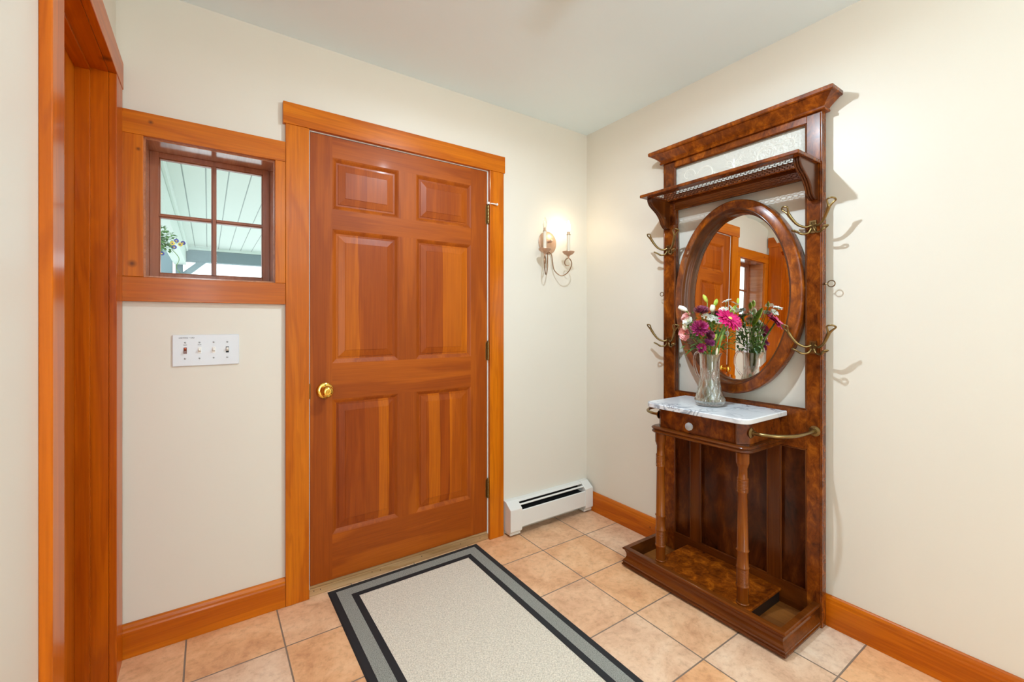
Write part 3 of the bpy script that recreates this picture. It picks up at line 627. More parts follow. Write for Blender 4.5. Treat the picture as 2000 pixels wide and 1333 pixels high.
# embossed glass
gp = MB().box(-0.040, -0.036, OL, OR, 1.860, 2.006).build('glass_panel', M_frost, hs)
q = MB()
def spiral(cy, cz, r0, r1, a0, a1, n=26): return [(-0.0405, cy + (r0 + (r1 - r0) * k / n) * math.cos(a0 + (a1 - a0) * k / n), cz + (r0 + (r1 - r0) * k / n) * math.sin(a0 + (a1 - a0) * k / n)) for k in range(n + 1)]
for sg in (-1, 1):
    q.tube(spiral(-1.0015 + sg * 0.135, 1.925, 0.052, 0.012, 0.3 if sg > 0 else PI - 0.3, (0.3 + 5.2) if sg > 0 else PI - 5.5), 0.0013, 6)
    q.tube(spiral(-1.0015 + sg * 0.135, 1.925, 0.044, 0.022, 0.6 if sg > 0 else PI - 0.6, (0.3 + 3.6) if sg > 0 else PI - 3.9), 0.0009, 6)
    q.tube(spiral(-1.0015 + sg * 0.235, 1.945, 0.040, 0.010, 3.2 if sg > 0 else -0.06, -1.5 if sg > 0 else 4.6), 0.0012, 6)
    q.tube(spline([(-0.0405, -1.0015 + sg * 0.02, 1.90), (-0.0405, -1.0015 + sg * 0.05, 1.885), (-0.0405, -1.0015 + sg * 0.085, 1.90), (-0.0405, -1.0015 + sg * 0.10, 1.93)], 6), 0.0011, 6)
    q.tube(spline([(-0.0405, -1.0015, 1.915), (-0.0405, -1.0015 + sg * 0.010, 1.945), (-0.0405, -1.0015 + sg * 0.026, 1.955), (-0.0405, -1.0015 + sg * 0.034, 1.943)], 5), 0.0013, 6)
    q.tube(spline([(-0.0405, -1.0015, 1.915), (-0.0405, -1.0015 + sg * 0.020, 1.925), (-0.0405, -1.0015 + sg * 0.042, 1.935)], 5), 0.0012, 6)
q.tube([(-0.0405, -1.0015, 1.90), (-0.0405, -1.0015, 1.958)], 0.0014, 6)
q.build('scroll_relief', M_scroll, gp)
# hat shelf
sh = MB(); zs0, zs1 = 1.829, 1.8435; XF = -0.250
sh.box(XF, -0.204, -0.632, -1.358, zs0, zs1); sh.box(-0.078, TF, -0.632, -1.358, zs0, zs1)
sh.box(-0.204, -0.078, -0.632, -0.672, zs0, zs1); sh.box(-0.204, -0.078, -1.318, -1.358, zs0, zs1)
shelf = sh.build('hat_shelf', M_burl, hs, 0.003)
cn = MB(); nx, ny = 6, 33; cx0, cx1, cy0, cy1 = -0.204, -0.078, -1.318, -0.672; px, py = (cx1 - cx0) / nx, (cy1 - cy0) / ny; zc_ = 1.8355
for i in range(nx):
    for jj in range(ny):
        ox, oy = cx0 + (i + 0.5) * px, cy0 + (jj + 0.5) * py
        outer = []; inner = []
        for kk in range(8):
            a = PI / 4 * kk + PI / 8
            u, v = math.cos(a), math.sin(a); mxx = max(abs(u), abs(v))
            outer.append((ox + u / mxx * px / 2, oy + v / mxx * py / 2)); inner.append((ox + u * 0.0086, oy + v * 0.0086))
        for kk in range(8):
            k2 = (kk + 1) % 8
            cn.face([(outer[kk][0], outer[kk][1], zc_ + 0.0005), (outer[k2][0], outer[k2][1], zc_ + 0.0005), (inner[k2][0], inner[k2][1], zc_ + 0.0005), (inner[kk][0], inner[kk][1], zc_ + 0.0005)])
            cn.face([(outer[kk][0], outer[kk][1], zc_ - 0.0005), (inner[kk][0], inner[kk][1], zc_ - 0.0005), (inner[k2][0], inner[k2][1], zc_ - 0.0005), (outer[k2][0], outer[k2][1], zc_ - 0.0005)])
            cn.face([(inner[kk][0], inner[kk][1], zc_ + 0.0005), (inner[k2][0], inner[k2][1], zc_ + 0.0005), (inner[k2][0], inner[k2][1], zc_ - 0.0005), (inner[kk][0], inner[kk][1], zc_ - 0.0005)])
tag(cn.build('cane_panel', plain('dark_cane', lin(74, 36, 16), 0.4), shelf), 'dark cane webbing full of small holes')
# shelf brackets
for ya_, yb_ in ((-0.645, -0.672), (-1.320, -1.347)):
    prof = [(-0.205, 1.8288), (-0.204, 1.815), (-0.190, 1.795), (-0.160, 1.777), (-0.132, 1.758), (-0.112, 1.735), (-0.098, 1.710), (-0.082, 1.696), (-0.066, 1.690)]
    ps = [(p[0], p[2]) for p in spline([(a, 0, b) for a, b in prof], 4)]
    q = MB(); q.prism(ps + [(TF - 0.0004, 1.689), (TF - 0.0004, 1.8288)], 'y', ya_, yb_)
    for yy in (ya_ - 0.0045, (ya_ + yb_) / 2, yb_ + 0.0045): q.tube([(a - 0.001, yy, b) for a, b in ps], 0.0042, 8)
    q.build('bracket', M_walnut_z, hs, 0.001)
# oval mirror
MCY, MCZ, MA, MBZ = -1.0015, 1.3235, 0.298, 0.444
mp_ = [(0.0, -0.0165), (0.0, -0.054), (0.0015, -0.062), (0.006, -0.067), (0.012, -0.069), (0.038, -0.0705), (0.041, -0.0735), (0.045, -0.0745), (0.048, -0.072), (0.0485, -0.068), (0.052, -0.063), (0.0535, -0.050), (0.0545, -0.036), (0.057, -0.030), (0.0605, -0.028), (0.061, -0.019), (0.061, -0.0145)]
NE = 96; q = MB(); loops = []
def ell(o_, x_): return [(x_ + (0.0075 * (MA - o_) * math.cos(t) + 0.0275 * (MBZ - o_) * math.sin(t)), MCY + (MA - o_) * math.cos(t), MCZ + (MBZ - o_) * math.sin(t)) for t in [2 * PI * k / NE for k in range(NE)]]
for o_, x_ in mp_: loops.append(ell(o_, x_))
for li, (A, B) in enumerate(zip(loops, loops[1:])):
    va = [Vector(p) for p in A]; vb = [Vector(p) for p in B]
    for k_ in range(NE): q.face([va[k_], va[(k_ + 1) % NE], vb[(k_ + 1) % NE], vb[k_]], 0 if li < 6 else 1, True)
bmesh.ops.remove_doubles(q.bm, verts=q.bm.verts, dist=1e-6)
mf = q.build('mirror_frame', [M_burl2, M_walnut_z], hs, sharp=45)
q = MB()
q.rings([ell(0.078, -0.0165)], 0, True, (False, True), smooth=False)
q.build('mirror_glass', M_mirror, mf)
q = MB(); q.rings([ell(0.060, -0.01585), ell(0.078, -0.0165)], 0, True, (False, False), smooth=False); q.build('mirror_bevel', M_mirror_bevel, mf)
q = MB(); q.rings([ell(0.0595, -0.0148)], 0, True, (False, True), smooth=False); q.rings([ell(0.005, -0.0140)], 0, True, (False, True), smooth=False); q.build('mirror_backing', M_walnut_z, mf)
for y_ in (OL - 0.004, OR + 0.004):
    MB().lathe([(0.006, -0.006), (0.006, 0.006)], (-0.046, y_, MCZ + 0.02), (0, 1, 0), 12).build('pivot', M_scr, hs)
# coat hooks
def hook(yc, zc_):
    q = MB(); T = lambda o, l, z: (TF - o, yc + l, zc_ + z)
    q.box(TF - 0.006, TF, yc - 0.012, yc + 0.012, zc_ - 0.026, zc_ + 0.024)
    for g_ in (-0.006, -0.002, 0.002, 0.006): q.tube([T(0.007, g_, -0.018), T(0.008, g_, 0.018)], 0.0016, 6)
    for sg in (-1, 1):
        arm = spline([T(0.005, sg * 0.006, 0.006), T(0.016, sg * 0.022, 0.0), T(0.030, sg * 0.044, 0.012), T(0.042, sg * 0.060, 0.036), T(0.049, sg * 0.070, 0.056)], 5)
        q.tube(arm, [0.0042 + 0.0030 * (k / len(arm)) ** 1.5 for k in range(len(arm))], 10)
        e = T(0.049, sg * 0.070, 0.056); o1 = T(0.062, sg * 0.070, 0.084); o2 = T(0.050, sg * 0.094, 0.080); mdp = T(0.062, sg * 0.086, 0.087)
        q.tube(spline([e, T(0.058, sg * 0.069, 0.072), o1, mdp, o2, T(0.050, sg * 0.082, 0.068), e], 4), [0.0062, 0.0052, 0.0044, 0.0038, 0.0035, 0.0034, 0.0034, 0.0034, 0.0034, 0.0034, 0.0034, 0.0034, 0.0034, 0.0034, 0.0034, 0.0034, 0.0034, 0.0034, 0.0036, 0.0038, 0.0041, 0.0045, 0.0050, 0.0056, 0.0062], 8)
        arm = spline([T(0.006, sg * 0.005, -0.008), T(0.012, sg * 0.014, -0.024), T(0.020, sg * 0.030, -0.027), T(0.028, sg * 0.040, -0.022)], 5)
        q.tube(arm, [0.0036 + 0.0014 * k / len(arm) for k in range(len(arm))], 8)
        e = T(0.028, sg * 0.040, -0.022)
        q.tube(spline([e, T(0.038, sg * 0.044, -0.016), T(0.044, sg * 0.054, -0.010), T(0.036, sg * 0.063, -0.009), T(0.027, sg * 0.055, -0.014), e], 4), 0.0033, 8)
    return q.build('coat_hook', M_abrass, hs, sharp=60)
for yc in (-0.662, -1.331):
    for z_ in (1.585, 1.106): hook(yc, z_)
for sg, ye, rr in ((1, YL, 0.0105), (-1, YR, 0.0125)):
    q = MB(); q.tube([(-0.038, ye - sg * 0.004, 1.355), (-0.038, ye + sg * 0.012, 1.355)], 0.0020, 8)
    q.lathe([(0.004, 0), (0.004, 0.004)], (-0.038, ye, 1.355), (0, sg, 0), 10)
    cc = ye + sg * (0.012 + rr)
    q.tube([(-0.038, cc + rr * math.cos(t), 1.355 + rr * math.sin(t)) for t in [2 * PI * k / 20 for k in range(20)]], 0.0020, 8, closed=True)
    q.build('ring_hook', M_bronze, hs)
# console: case, drawer, nosing, marble
def plan(x0, x1, y0, y1, c=0.0, n=6, cant=False):
    """rectangle with its two front (low-x) corners rounded or canted; y0 > y1"""
    p = [(x1, y0)]
    if cant: p += [(x0 + c, y0), (x0, y0 - c), (x0, y1 + c), (x0 + c, y1)]
    else:
        for k in range(n + 1):
            a = PI / 2 * k / n; p.append((x0 + c - c * math.sin(a), y0 - c + c * math.cos(a)))
        for k in range(n + 1):
            a = PI / 2 * k / n; p.append((x0 + c - c * math.cos(a), y1 + c - c * math.sin(a)))
    return p + [(x1, y1)]
cs_ = MB(); cs_.prism(plan(-0.335, TF - 0.0005, -0.786, -1.207, 0.036, cant=True), 'z', 0.7265, 0.8145); case = cs_.build('console_case', M_burl, hs, 0.0015)
for yy in (-0.8225, -1.1705): MB().tube([(-0.3355, yy, 0.728), (-0.3355, yy, 0.813)], 0.0020, 6).build('bead_moulding', M_walnut_z, case)
dr = MB(); dr.box(-0.3385, -0.333, -0.830, -1.163, 0.732, 0.8105); drw = dr.build('drawer', M_burl, hs, 0.0015)
MB().lathe([(0.005, 0), (0.006, 0.008), (0.014, 0.013), (0.0175, 0.020), (0.0165, 0.026), (0.009, 0.030), (0.001, 0.031)], (-0.3385, -0.982, 0.762), (-1, 0, 0), 10).build('knob', plain('crystal_knob', (0.9, 0.88, 0.88, 1), 0.04, 0.0, **{'Transmission Weight': 0.7, 'IOR': 1.6}), drw)
ns = MB()
for o_, z_ in ((0,0),): pass
npf = [(0.010, 0.7265), (0.002, 0.7240), (-0.002, 0.7185), (0.0, 0.7140), (0.004, 0.7120), (0.002, 0.7080), (-0.001, 0.7030), (0.002, 0.6980), (0.012, 0.6960)]
ns.rings([[(x, y, z_) for x, y in plan(-0.352 + o_, TF - 0.0005, -0.766 - o_, -1.228 + o_, 0.040 - o_ * 0.5, n=6)] for o_, z_ in npf], 0, True, (True, True))
ns.build('console_nosing', M_walnut_y, hs, sharp=50)
mb = MB(); mpf = [(0.003, 0.815), (0.0, 0.8175), (0.0, 0.8325), (0.003, 0.836)]
mb.rings([[(x, y, z_) for x, y in plan(-0.374 + o_, TF - 0.0008, -0.758 - o_, -1.234 + o_, 0.042 - o_, n=8)] for o_, z_ in mpf], 0, True, (True, True), smooth=False)
mb.build('marble_top', M_marble, hs)
# turned columns
def ringset(z0, z1, n, r, dr_):
    out = []
    for k in range(n):
        a = z0 + (z1 - z0) * k / n; b = z0 + (z1 - z0) * (k + 1) / n
        out += [(r, a + 0.0004), (r + dr_, (a + b) / 2), (r, b - 0.0004)]
    return out
cpf = [(0.0225, 0.0905), (0.0245, 0.094), (0.0235, 0.098), (0.0215, 0.099), (0.0215, 0.158), (0.0250, 0.162), (0.0250, 0.166), (0.0222, 0.170)] + ringset(0.172, 0.232, 12, 0.0216, 0.0013) + \
      [(0.0222, 0.233), (0.0250, 0.236), (0.0250, 0.239), (0.0216, 0.243), (0.0212, 0.298), (0.0245, 0.303), (0.0245, 0.306), (0.0210, 0.310), (0.0195, 0.42), (0.0180, 0.530), (0.0212, 0.533), (0.0212, 0.537)] + \
      ringset(0.539, 0.583, 8, 0.0200, 0.0016) + [(0.0212, 0.585), (0.0212, 0.588), (0.0178, 0.592), (0.0176, 0.630), (0.0205, 0.634), (0.0205, 0.639), (0.0225, 0.642), (0.0248, 0.650), (0.0248, 0.6962)]
for cy in (-0.792, -1.176):
    MB().lathe(cpf, (-0.296, cy, 0), (0, 0, 1), 24).build('column', M_column, hs, sharp=60)
# base tray
tpf = [(0.024, 0.0955), (0.004, 0.0955), (0.0, 0.0935), (-0.0015, 0.089), (0.001, 0.085), (0.006, 0.083), (0.0075, 0.078), (0.0125, 0.066), (0.013, 0.054), (0.009, 0.043), (0.003, 0.037), (0.001, 0.031), (-0.002, 0.029), (-0.002, 0.025), (0.002, 0.023), (0.000, 0.019), (-0.003, 0.016), (-0.003, 0.010), (0.03, 0.010)]
def trayloop(o_, z_): return [(TF - 0.001, -0.612 - o_, z_), (-0.352 + o_, -0.612 - o_, z_), (-0.352 + o_, -1.356 + o_, z_), (TF - 0.001, -1.356 + o_, z_)]
q = MB(); q.rings([trayloop(0.024, 0.030)] + [trayloop(o_, z_) for o_, z_ in tpf], 0, False, (False, False), smooth=False)
for y_ in (-0.624, -1.344): q.box(-0.0565, -0.0562, y_ - 0.011, y_ + 0.011, 0.012, 0.094)
q.build('base_tray', M_walnut_y, hs)
MB().box(-0.330, -0.0562, -0.634, -1.334, 0.012, 0.030).build('tray_floor', wood('worn_tray_bottom', lin(160, 98, 40), lin(104, 56, 20), 'y', seed=51, rough=0.6, coat=0.0), hs)
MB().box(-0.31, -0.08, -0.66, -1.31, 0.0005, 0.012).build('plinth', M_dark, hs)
MB().box(-0.3275, -0.0562, -0.772, -1.214, 0.078, 0.0905).build('foot_board', M_burl2, hs, 0.003)
MB().box(-0.325, -0.060, -0.780, -1.206, 0.030, 0.078).build('foot_board_box', plain('black_stained_wood', lin(26, 16, 12), 0.5), hs)
# brass umbrella rails
for sg, ys, ye in ((-1, -1.207, -1.336), (1, -0.786, -0.656)):
    q = MB(); zr = 0.772; dy_ = ye - ys; path = [(-0.292, ys, zr)]
    for k in range(13):
        a = PI / 2 * k / 12; path.append((-0.060 - 0.232 * math.cos(a) ** 0.9 if k else -0.292, ys + dy_ * (0.12 + 0.88 * math.sin(a)), zr))
    path[-1] = (-0.066, ye, zr)
    pp = spline([(-0.292, ys, zr), (-0.291, ys + dy_ * 0.35, zr), (-0.262, ys + dy_ * 0.72, zr), (-0.205, ys + dy_ * 0.95, zr), (-0.130, ye, zr), (TF, ye, zr)], 6)
    q.tube(pp, 0.0068, 12)
    q.lathe([(0.0205, 0), (0.0205, 0.0025), (0.017, 0.0035), (0.011, 0.006), (0.010, 0.014)], (TF, ye, zr), (-1, 0, 0), 28)
    q.lathe([(0.0205, 0), (0.0205, 0.0025), (0.017, 0.0035), (0.011, 0.006), (0.010, 0.014)], (-0.292, ys, zr), (0, sg, 0), 28)
    for dz in (0.014, -0.014): q.lathe([(0.0026, 0.003), (0.0020, 0.005)], (TF, ye, zr + dz), (-1, 0, 0), 8)
    q.build('umbrella_rail', M_abrass, hs, sharp=50)

# ------------------------------------------------------------------ crystal pitcher
VX, VY, VZ = -0.207, -0.983, 0.8365
vs = thing('crystal_pitcher', (VX, VY, VZ), 'cut crystal pitcher with diamond pattern and curved handle on the marble shelf, full of stems', 'vase')
vp = [(0.0, 0.050), (0.003, 0.056), (0.008, 0.0575), (0.012, 0.0565), (0.022, 0.0615), (0.034, 0.0600), (0.050, 0.0560), (0.070, 0.0505), (0.090, 0.0455), (0.110, 0.0420), (0.135, 0.0402), (0.165, 0.0400), (0.195, 0.0412), (0.222, 0.0430), (0.228, 0.0436)]
def vr(z_):
    for (z0, r0), (z1, r1) in zip(vp, vp[1:]):
        if z_ <= z1: return r0 + (r1 - r0) * (z_ - z0) / (z1 - z0)
    return vp[-1][1]
NV = 144; NZ = 110; outer = []; inner = []
for k in range(NZ + 1):
    z_ = 0.228 * k / NZ; lo_o, lo_i = [], []
    for a_ in range(NV):
        th = 2 * PI * a_ / NV
        r_ = vr(z_)
        if 0.034 < z_ < 0.165:       # diamond cuts
            u = th * 9 / (2 * PI); v_ = (z_ - 0.034) / 0.0655
            for ph in (u + v_, u - v_):
                dd = abs((ph % 1.0) - 0.5); g_ = max(0, 1 - abs(dd - 0.5) / 0.11)
                r_ -= 0.0034 * g_
                g2 = max(0, 1 - abs(dd - 0.34) / 0.06); r_ -= 0.0018 * g2
        if 0.010 < z_ < 0.034: r_ += 0.0026 * math.cos(th * 24)
        sp_ = max(0, math.cos(th + PI / 2)) ** 22            # spout toward -y
        lift = max(0, (z_ - 0.200) / 0.028)
        r_ += 0.013 * sp_ * lift ** 1.6; zz_ = z_ + 0.007 * sp_ * lift ** 2
        lo_o.append((VX + r_ * math.cos(th), VY + r_ * math.sin(th), VZ + zz_))
        ri = vr(z_) - 0.0048 + 0.013 * sp_ * lift ** 1.6
        lo_i.append((VX + ri * math.cos(th), VY + ri * math.sin(th), VZ + max(zz_, 0.012)))
    outer.append(lo_o); inner.append(lo_i)
q = MB(); q.rings(outer + inner[::-1], 0, True, (True, True)); q.build('pitcher_body', M_crystal, vs, sharp=40)
hp = spline([(VX + 0.004, VY + 0.040, VZ + 0.222), (VX + 0.006, VY + 0.054, VZ + 0.233), (VX + 0.009, VY + 0.073, VZ + 0.226), (VX + 0.012, VY + 0.083, VZ + 0.195), (VX + 0.011, VY + 0.078, VZ + 0.160), (VX + 0.007, VY + 0.061, VZ + 0.128), (VX + 0.002, VY + 0.041, VZ + 0.108)], 6)
MB().tube(hp, [0.0055] * len(hp), 8).build('handle', M_crystal, vs, sharp=20)
MB().rings([[(VX + (vr(h_) - 0.0055) * math.cos(t), VY + (vr(h_) - 0.0055) * math.sin(t), VZ + h_) for t in [2 * PI * k / 32 for k in range(32)]] for h_ in (0.0135, 0.03, 0.05, 0.07, 0.09, 0.105)]).build('water', M_water, vs)

# ------------------------------------------------------------------ flowers
LV = Vector((0.823, -0.568, 0)); TV = Vector((-0.568, -0.823, 0)); AX = Vector((VX, VY, 0)); UP = Vector((0, 0, 1))
def at(l, t, z): return AX + LV * l + TV * t + UP * z
def leafy(name, base, tip): 
    m, N, L, P = new_mat(name)
    tc = N.new('ShaderNodeTexCoord'); n = N.new('ShaderNodeTexNoise'); n.inputs['Scale'].default_value = 60; L.new(tc.outputs['Object'], n.inputs[0])
    r = ramp(N, [(0.35, base), (0.68, tip)]); L.new(n.outputs[0], r.inputs[0]); L.new(r.outputs[0], P.inputs['Base Color']); P.inputs['Roughness'].default_value = 0.5
    P.inputs['Subsurface Weight'].default_value = 0.0
    return m
G_stem = leafy('stem_green', lin(96, 138, 62), lin(150, 184, 96)); G_leaf = leafy('leaf_green', lin(66, 106, 26), lin(126, 164, 54)); G_dark = leafy('dark_leaf_green', lin(46, 84, 30), lin(90, 130, 54))
G_lime = leafy('lime_bud', lin(150, 178, 50), lin(206, 214, 90)); C_mag = leafy('magenta_petal', lin(196, 16, 92), lin(232, 44, 130)); C_pur = leafy('purple_petal', lin(132, 26, 92), lin(206, 110, 172))
C_dpur = leafy('dark_purple_petal', lin(98, 14, 44), lin(176, 96, 128)); C_mum = leafy('crimson_purple_petal', lin(138, 8, 70), lin(214, 84, 150)); C_pink = leafy('salmon_pink_petal', lin(232, 146, 148), lin(248, 186, 180))
C_white = leafy('white_petal', lin(232, 232, 216), lin(250, 248, 240)); C_yel = leafy('flower_centre', lin(216, 190, 90), lin(240, 220, 130)); C_cream = leafy('cream_petal', lin(238, 226, 196), lin(250, 246, 228))
def basis(n):
    n = Vector(n).normalized(); u = n.orthogonal().normalized(); return n, u, n.cross(u)
def petal(mb, c, n, u, w, a, ln, wid, elev, r0=0.004, curl=0.0, mi=0, tipw=0.55):
    """one curved petal strip from the centre c; elev = angle above the flower plane"""
    d = u * math.cos(a) + w * math.sin(a); s_ = n.cross(d); pts = []
    for k in range(5):
        t = k / 4; e = elev + curl * t
        p = c + d * (r0 + ln * t * math.cos(e)) + n * (ln * t * math.sin(e))
        ww = wid * (0.45 + 0.9 * math.sin(PI * min(t * 0.75 + 0.12, 1))) * (1 if t < 1 else tipw) * 0.5
        pts.append((p - s_ * ww, p + n * (-ww * 0.25), p + s_ * ww))
    for A, B in zip(pts, pts[1:]):
        for i in (0, 1): mb.face([A[i], A[i + 1], B[i + 1], B[i]], mi, True)
def bloom(name, c, n, rings_, mat, parent, centre=None, cr=0.004, seed=1):
    rnd = random.Random(seed); n, u, w = basis(n); mb = MB(); c = Vector(c)
    for cnt, ln, wid, elev, curl in rings_:
        for k in range(cnt):
            a = 2 * PI * (k + 0.5 * (rings_.index((cnt, ln, wid, elev, curl)) % 2)) / cnt + rnd.uniform(-0.12, 0.12)
            petal(mb, c, n, u, w, a, ln * rnd.uniform(0.9, 1.06), wid, math.radians(elev + rnd.uniform(-6, 6)), curl=math.radians(curl))
    bmesh.ops.remove_doubles(mb.bm, verts=mb.bm.verts, dist=1e-5)
    o = mb.build(name, mat, parent, sharp=80)
    if centre:
        q = MB(); q.lathe([(cr * 1.05, 0.0), (cr, cr * 0.35), (cr * 0.6, cr * 0.6), (cr * 0.01, cr * 0.7)], c, n, 14); q.build('flower_centre', centre, parent)
    return o
def stem(parent, head, off, r=0.0016, mat=None, name='stem', bend=0.0):
    """from the head down through the neck of the pitcher to its bottom"""
    h = Vector(head); a = off; neck = AX + LV * a[0] + TV * a[1] + UP * 1.055; foot = AX + LV * (-a[0] * 1.1) + TV * (-a[1] * 1.1) + UP * 0.853
    mid = (h + neck) / 2 + UP * 0.0 + (AX + UP * h.z - h) * Vector((1, 1, 0)).length * 0.06
    pts = spline([h, mid, neck, (neck + foot) / 2 + LV * 0.003, foot], 5)
    return MB().tube(pts, r, 6).build(name, mat or G_stem, parent)
FG = 'flowers in the pitcher'
def flower(nm, head, label, cat='flower'):
    h = Vector(head); return thing(nm, (h.x, h.y, h.z), label, cat, FG)

# hot pink gerbera
c = at(0.046, 0.090, 1.221); n = TV * 0.68 + UP * 0.66 + LV * 0.28
g = flower('gerbera', c, 'big hot pink gerbera with pale centre, facing the room at the right of the bouquet')
bloom('petals', c, n, [(26, 0.054, 0.0105, 2, -10), (26, 0.049, 0.0095, 10, -8), (22, 0.038, 0.008, 18, -6), (18, 0.022, 0.0055, 28, -4)], C_mag, g, C_yel, 0.0085, 3)
stem(g, c - n.normalized() * 0.004, (0.022, 0.022), 0.0042)
# chrysanthemums
def mum(pos, n, r, mat, off, label, seed):
    c = at(*pos); g = flower('chrysanthemum', c, label)
    bloom('petals', c, n, [(20, r, 0.0050, -12, 24), (22, r, 0.0050, 4, 24), (20, r * 0.95, 0.0048, 20, 20), (18, r * 0.88, 0.0046, 36, 16), (15, r * 0.76, 0.0044, 52, 12), (11, r * 0.60, 0.004, 66, 6), (7, r * 0.42, 0.004, 80, 0)], mat, g, None, seed=seed)
    MB().lathe([(0.002, -0.012), (0.008, -0.004), (0.010, 0.001)], c, n, 10).build('calyx', G_leaf, g)
    stem(g, c - Vector(n).normalized() * 0.010, off, 0.0018)
mum((-0.066, 0.05, 1.178), TV * 0.85 + UP * 0.4 - LV * 0.2, 0.036, C_mum, (-0.018, 0.014), 'largest crimson-purple chrysanthemum at the front left of the bouquet', 11)
mum((-0.044, 0.015, 1.252), TV * 0.35 + UP * 0.9 - LV * 0.1, 0.032, C_dpur, (-0.008, 0.004), 'dark purple chrysanthemum at the top, below the first lime bud', 12)
mum((-0.022, 0.048, 1.148), TV * 0.8 + UP * 0.3 + LV * 0.3, 0.021, C_dpur, (-0.006, 0.018), 'dull purple chrysanthemum tucked low right of the largest one', 13)
mum((-0.026, 0.055, 1.116), TV * 0.6 + UP * 0.7, 0.020, C_pur, (-0.010, 0.020), 'bright purple chrysanthemum with flat open petals, above the pitcher rim', 14)
mum((-0.059, 0.052, 1.093), TV * 0.8 + UP * 0.3 - LV * 0.3, 0.018, C_mum, (-0.020, 0.020), 'lowest small dark chrysanthemum, just over the pitcher handle', 15)
mum((0.045, -0.055, 1.235), UP * 0.8 - TV * 0.5, 0.024, C_dpur, (0.006, -0.02), 'dark purple chrysanthemum on the mirror side of the bouquet', 16)
# pink carnations
def carnation(pos, n, r, mat, off, label, seed, nm='carnation'):
    c = at(*pos); g = flower(nm, c, label)
    bloom('petals', c, n, [(11, r, r * 0.62, 8, 14), (9, r * 0.8, r * 0.55, 34, 8), (7, r * 0.55, r * 0.5, 58, 0)], mat, g, None, seed=seed)
    MB().lathe([(0.0025, -0.016), (0.0045, -0.008), (0.006, 0.0)], c, n, 10).build('calyx', G_stem, g)
    stem(g, c - Vector(n).normalized() * 0.014, off, 0.0015)
carnation((-0.101, 0.0, 1.226), UP * 0.6 - LV * 0.8 + TV * 0.2, 0.025, C_pink, (-0.022, 0.0), 'upper salmon-pink carnation at the left of the bouquet', 21)
carnation((-0.116, 0.02, 1.154), -LV * 0.75 + TV * 0.45 - UP * 0.1, 0.026, C_pink, (-0.026, 0.006), 'lower salmon-pink carnation at the left of the bouquet', 22)
carnation((-0.104, 0.022, 1.208), -LV * 0.7 + UP * 0.5 + TV * 0.4, 0.022, C_white, (-0.024, 0.010), 'white carnation between the two salmon-pink ones', 23)
carnation((-0.120, 0.03, 1.184), -LV * 0.9 + TV * 0.3, 0.012, C_cream, (-0.026, 0.012), 'small cream carnation bud under the white carnation', 24)
# buds
def bud(pos, d, ln, r, mat, off, label, nm='lily_bud', tip=0.35):
    c = at(*pos); d = Vector(d).normalized(); g = flower(nm, c, label)
    pr_ = [(r * 0.35, -ln * 0.5), (r * 0.8, -ln * 0.3), (r, 0), (r * 0.85, ln * 0.25), (r * tip, ln * 0.45), (r * 0.06, ln * 0.5)]
    q = MB(); n_, u_, w_ = basis(d); loops = []
    for rr, h_ in pr_: loops.append([c + n_ * h_ + (u_ * math.cos(t) + w_ * math.sin(t)) * rr * (1 + 0.10 * math.cos(3 * t)) for t in [2 * PI * k / 18 for k in range(18)]])
    q.rings(loops); q.build('bud', mat, g, sharp=80)
    stem(g, c - d * ln * 0.48, off, 0.0016)
    return g, c, d
bud((-0.020, 0.0, 1.310), UP * 0.85 - LV * 0.45, 0.040, 0.0085, G_lime, (-0.004, -0.006), 'lime green lily bud, highest tip of the bouquet')
bud((0.036, -0.02, 1.293), UP * 0.9 + LV * 0.3, 0.036, 0.0090, G_lime, (0.008, -0.010), 'lime green lily bud standing behind the cream rosebud')
bud((0.102, 0.045, 1.297), UP + LV * 0.05, 0.026, 0.0058, G_lime, (0.022, -0.016), 'small pale green bud at the far right above the daisies')
bud((0.009, 0.034, 1.140), UP * 0.8 + LV * 0.35, 0.030, 0.0062, G_lime, (0.004, 0.020), 'small lime bud low in front of the gerbera stem')
bud((0.012, 0.0, 1.267), UP * 0.9 + LV * 0.1, 0.032, 0.0115, C_cream, (0.0, 0.0), 'cream rosebud at the top centre of the bouquet', 'rosebud', 0.7)
bud((-0.127, 0.02, 1.264), -LV * 0.85 + UP * 0.35, 0.042, 0.0105, C_white, (-0.024, 0.004), 'white closed bud pointing out at the upper left', 'tulip', 0.75)
bud((0.088, 0.005, 1.238), UP * 0.85 + LV * 0.32 + TV * 0.35, 0.095, 0.0125, G_lime, (0.020, -0.008), 'large pale green lily bud on the mirror side of the bouquet')
bud((0.010, 0.045, 1.078), UP * 0.95 + LV * 0.15, 0.032, 0.0052, C_cream, (0.006, 0.022), 'slim cream bud resting at the pitcher rim', 'rosebud', 0.4)
# white daisies
def daisy(pos, n, off, label, seed, r=0.017):
    c = at(*pos); g = flower('daisy', c, label)
    bloom('petals', c, n, [(13, r, 0.0062, 5, -6), (11, r * 0.8, 0.0055, 18, -4)], C_white, g, C_yel, 0.0035, seed)
    stem(g, c - Vector(n).normalized() * 0.002, off, 0.0012)
daisy((0.047, 0.058, 1.297), UP * 0.85 - LV * 0.3, (0.014, 0.010), 'white daisy at the upper left of the daisy spray', 31)
daisy((0.071, 0.090, 1.283), UP * 0.75 + LV * 0.3 + TV * 0.15, (0.018, -0.012), 'white daisy at the upper right of the daisy spray', 32, 0.020)
daisy((0.060, 0.078, 1.263), UP * 0.5 + LV * 0.5 + TV * 0.35, (0.016, -0.006), 'white daisy just above the gerbera, tilted right', 33, 0.019)
daisy((0.036, 0.052, 1.262), UP * 0.8 + TV * 0.3 - LV * 0.3, (0.012, -0.002), 'white daisy peeking over the left edge of the gerbera', 34, 0.018)
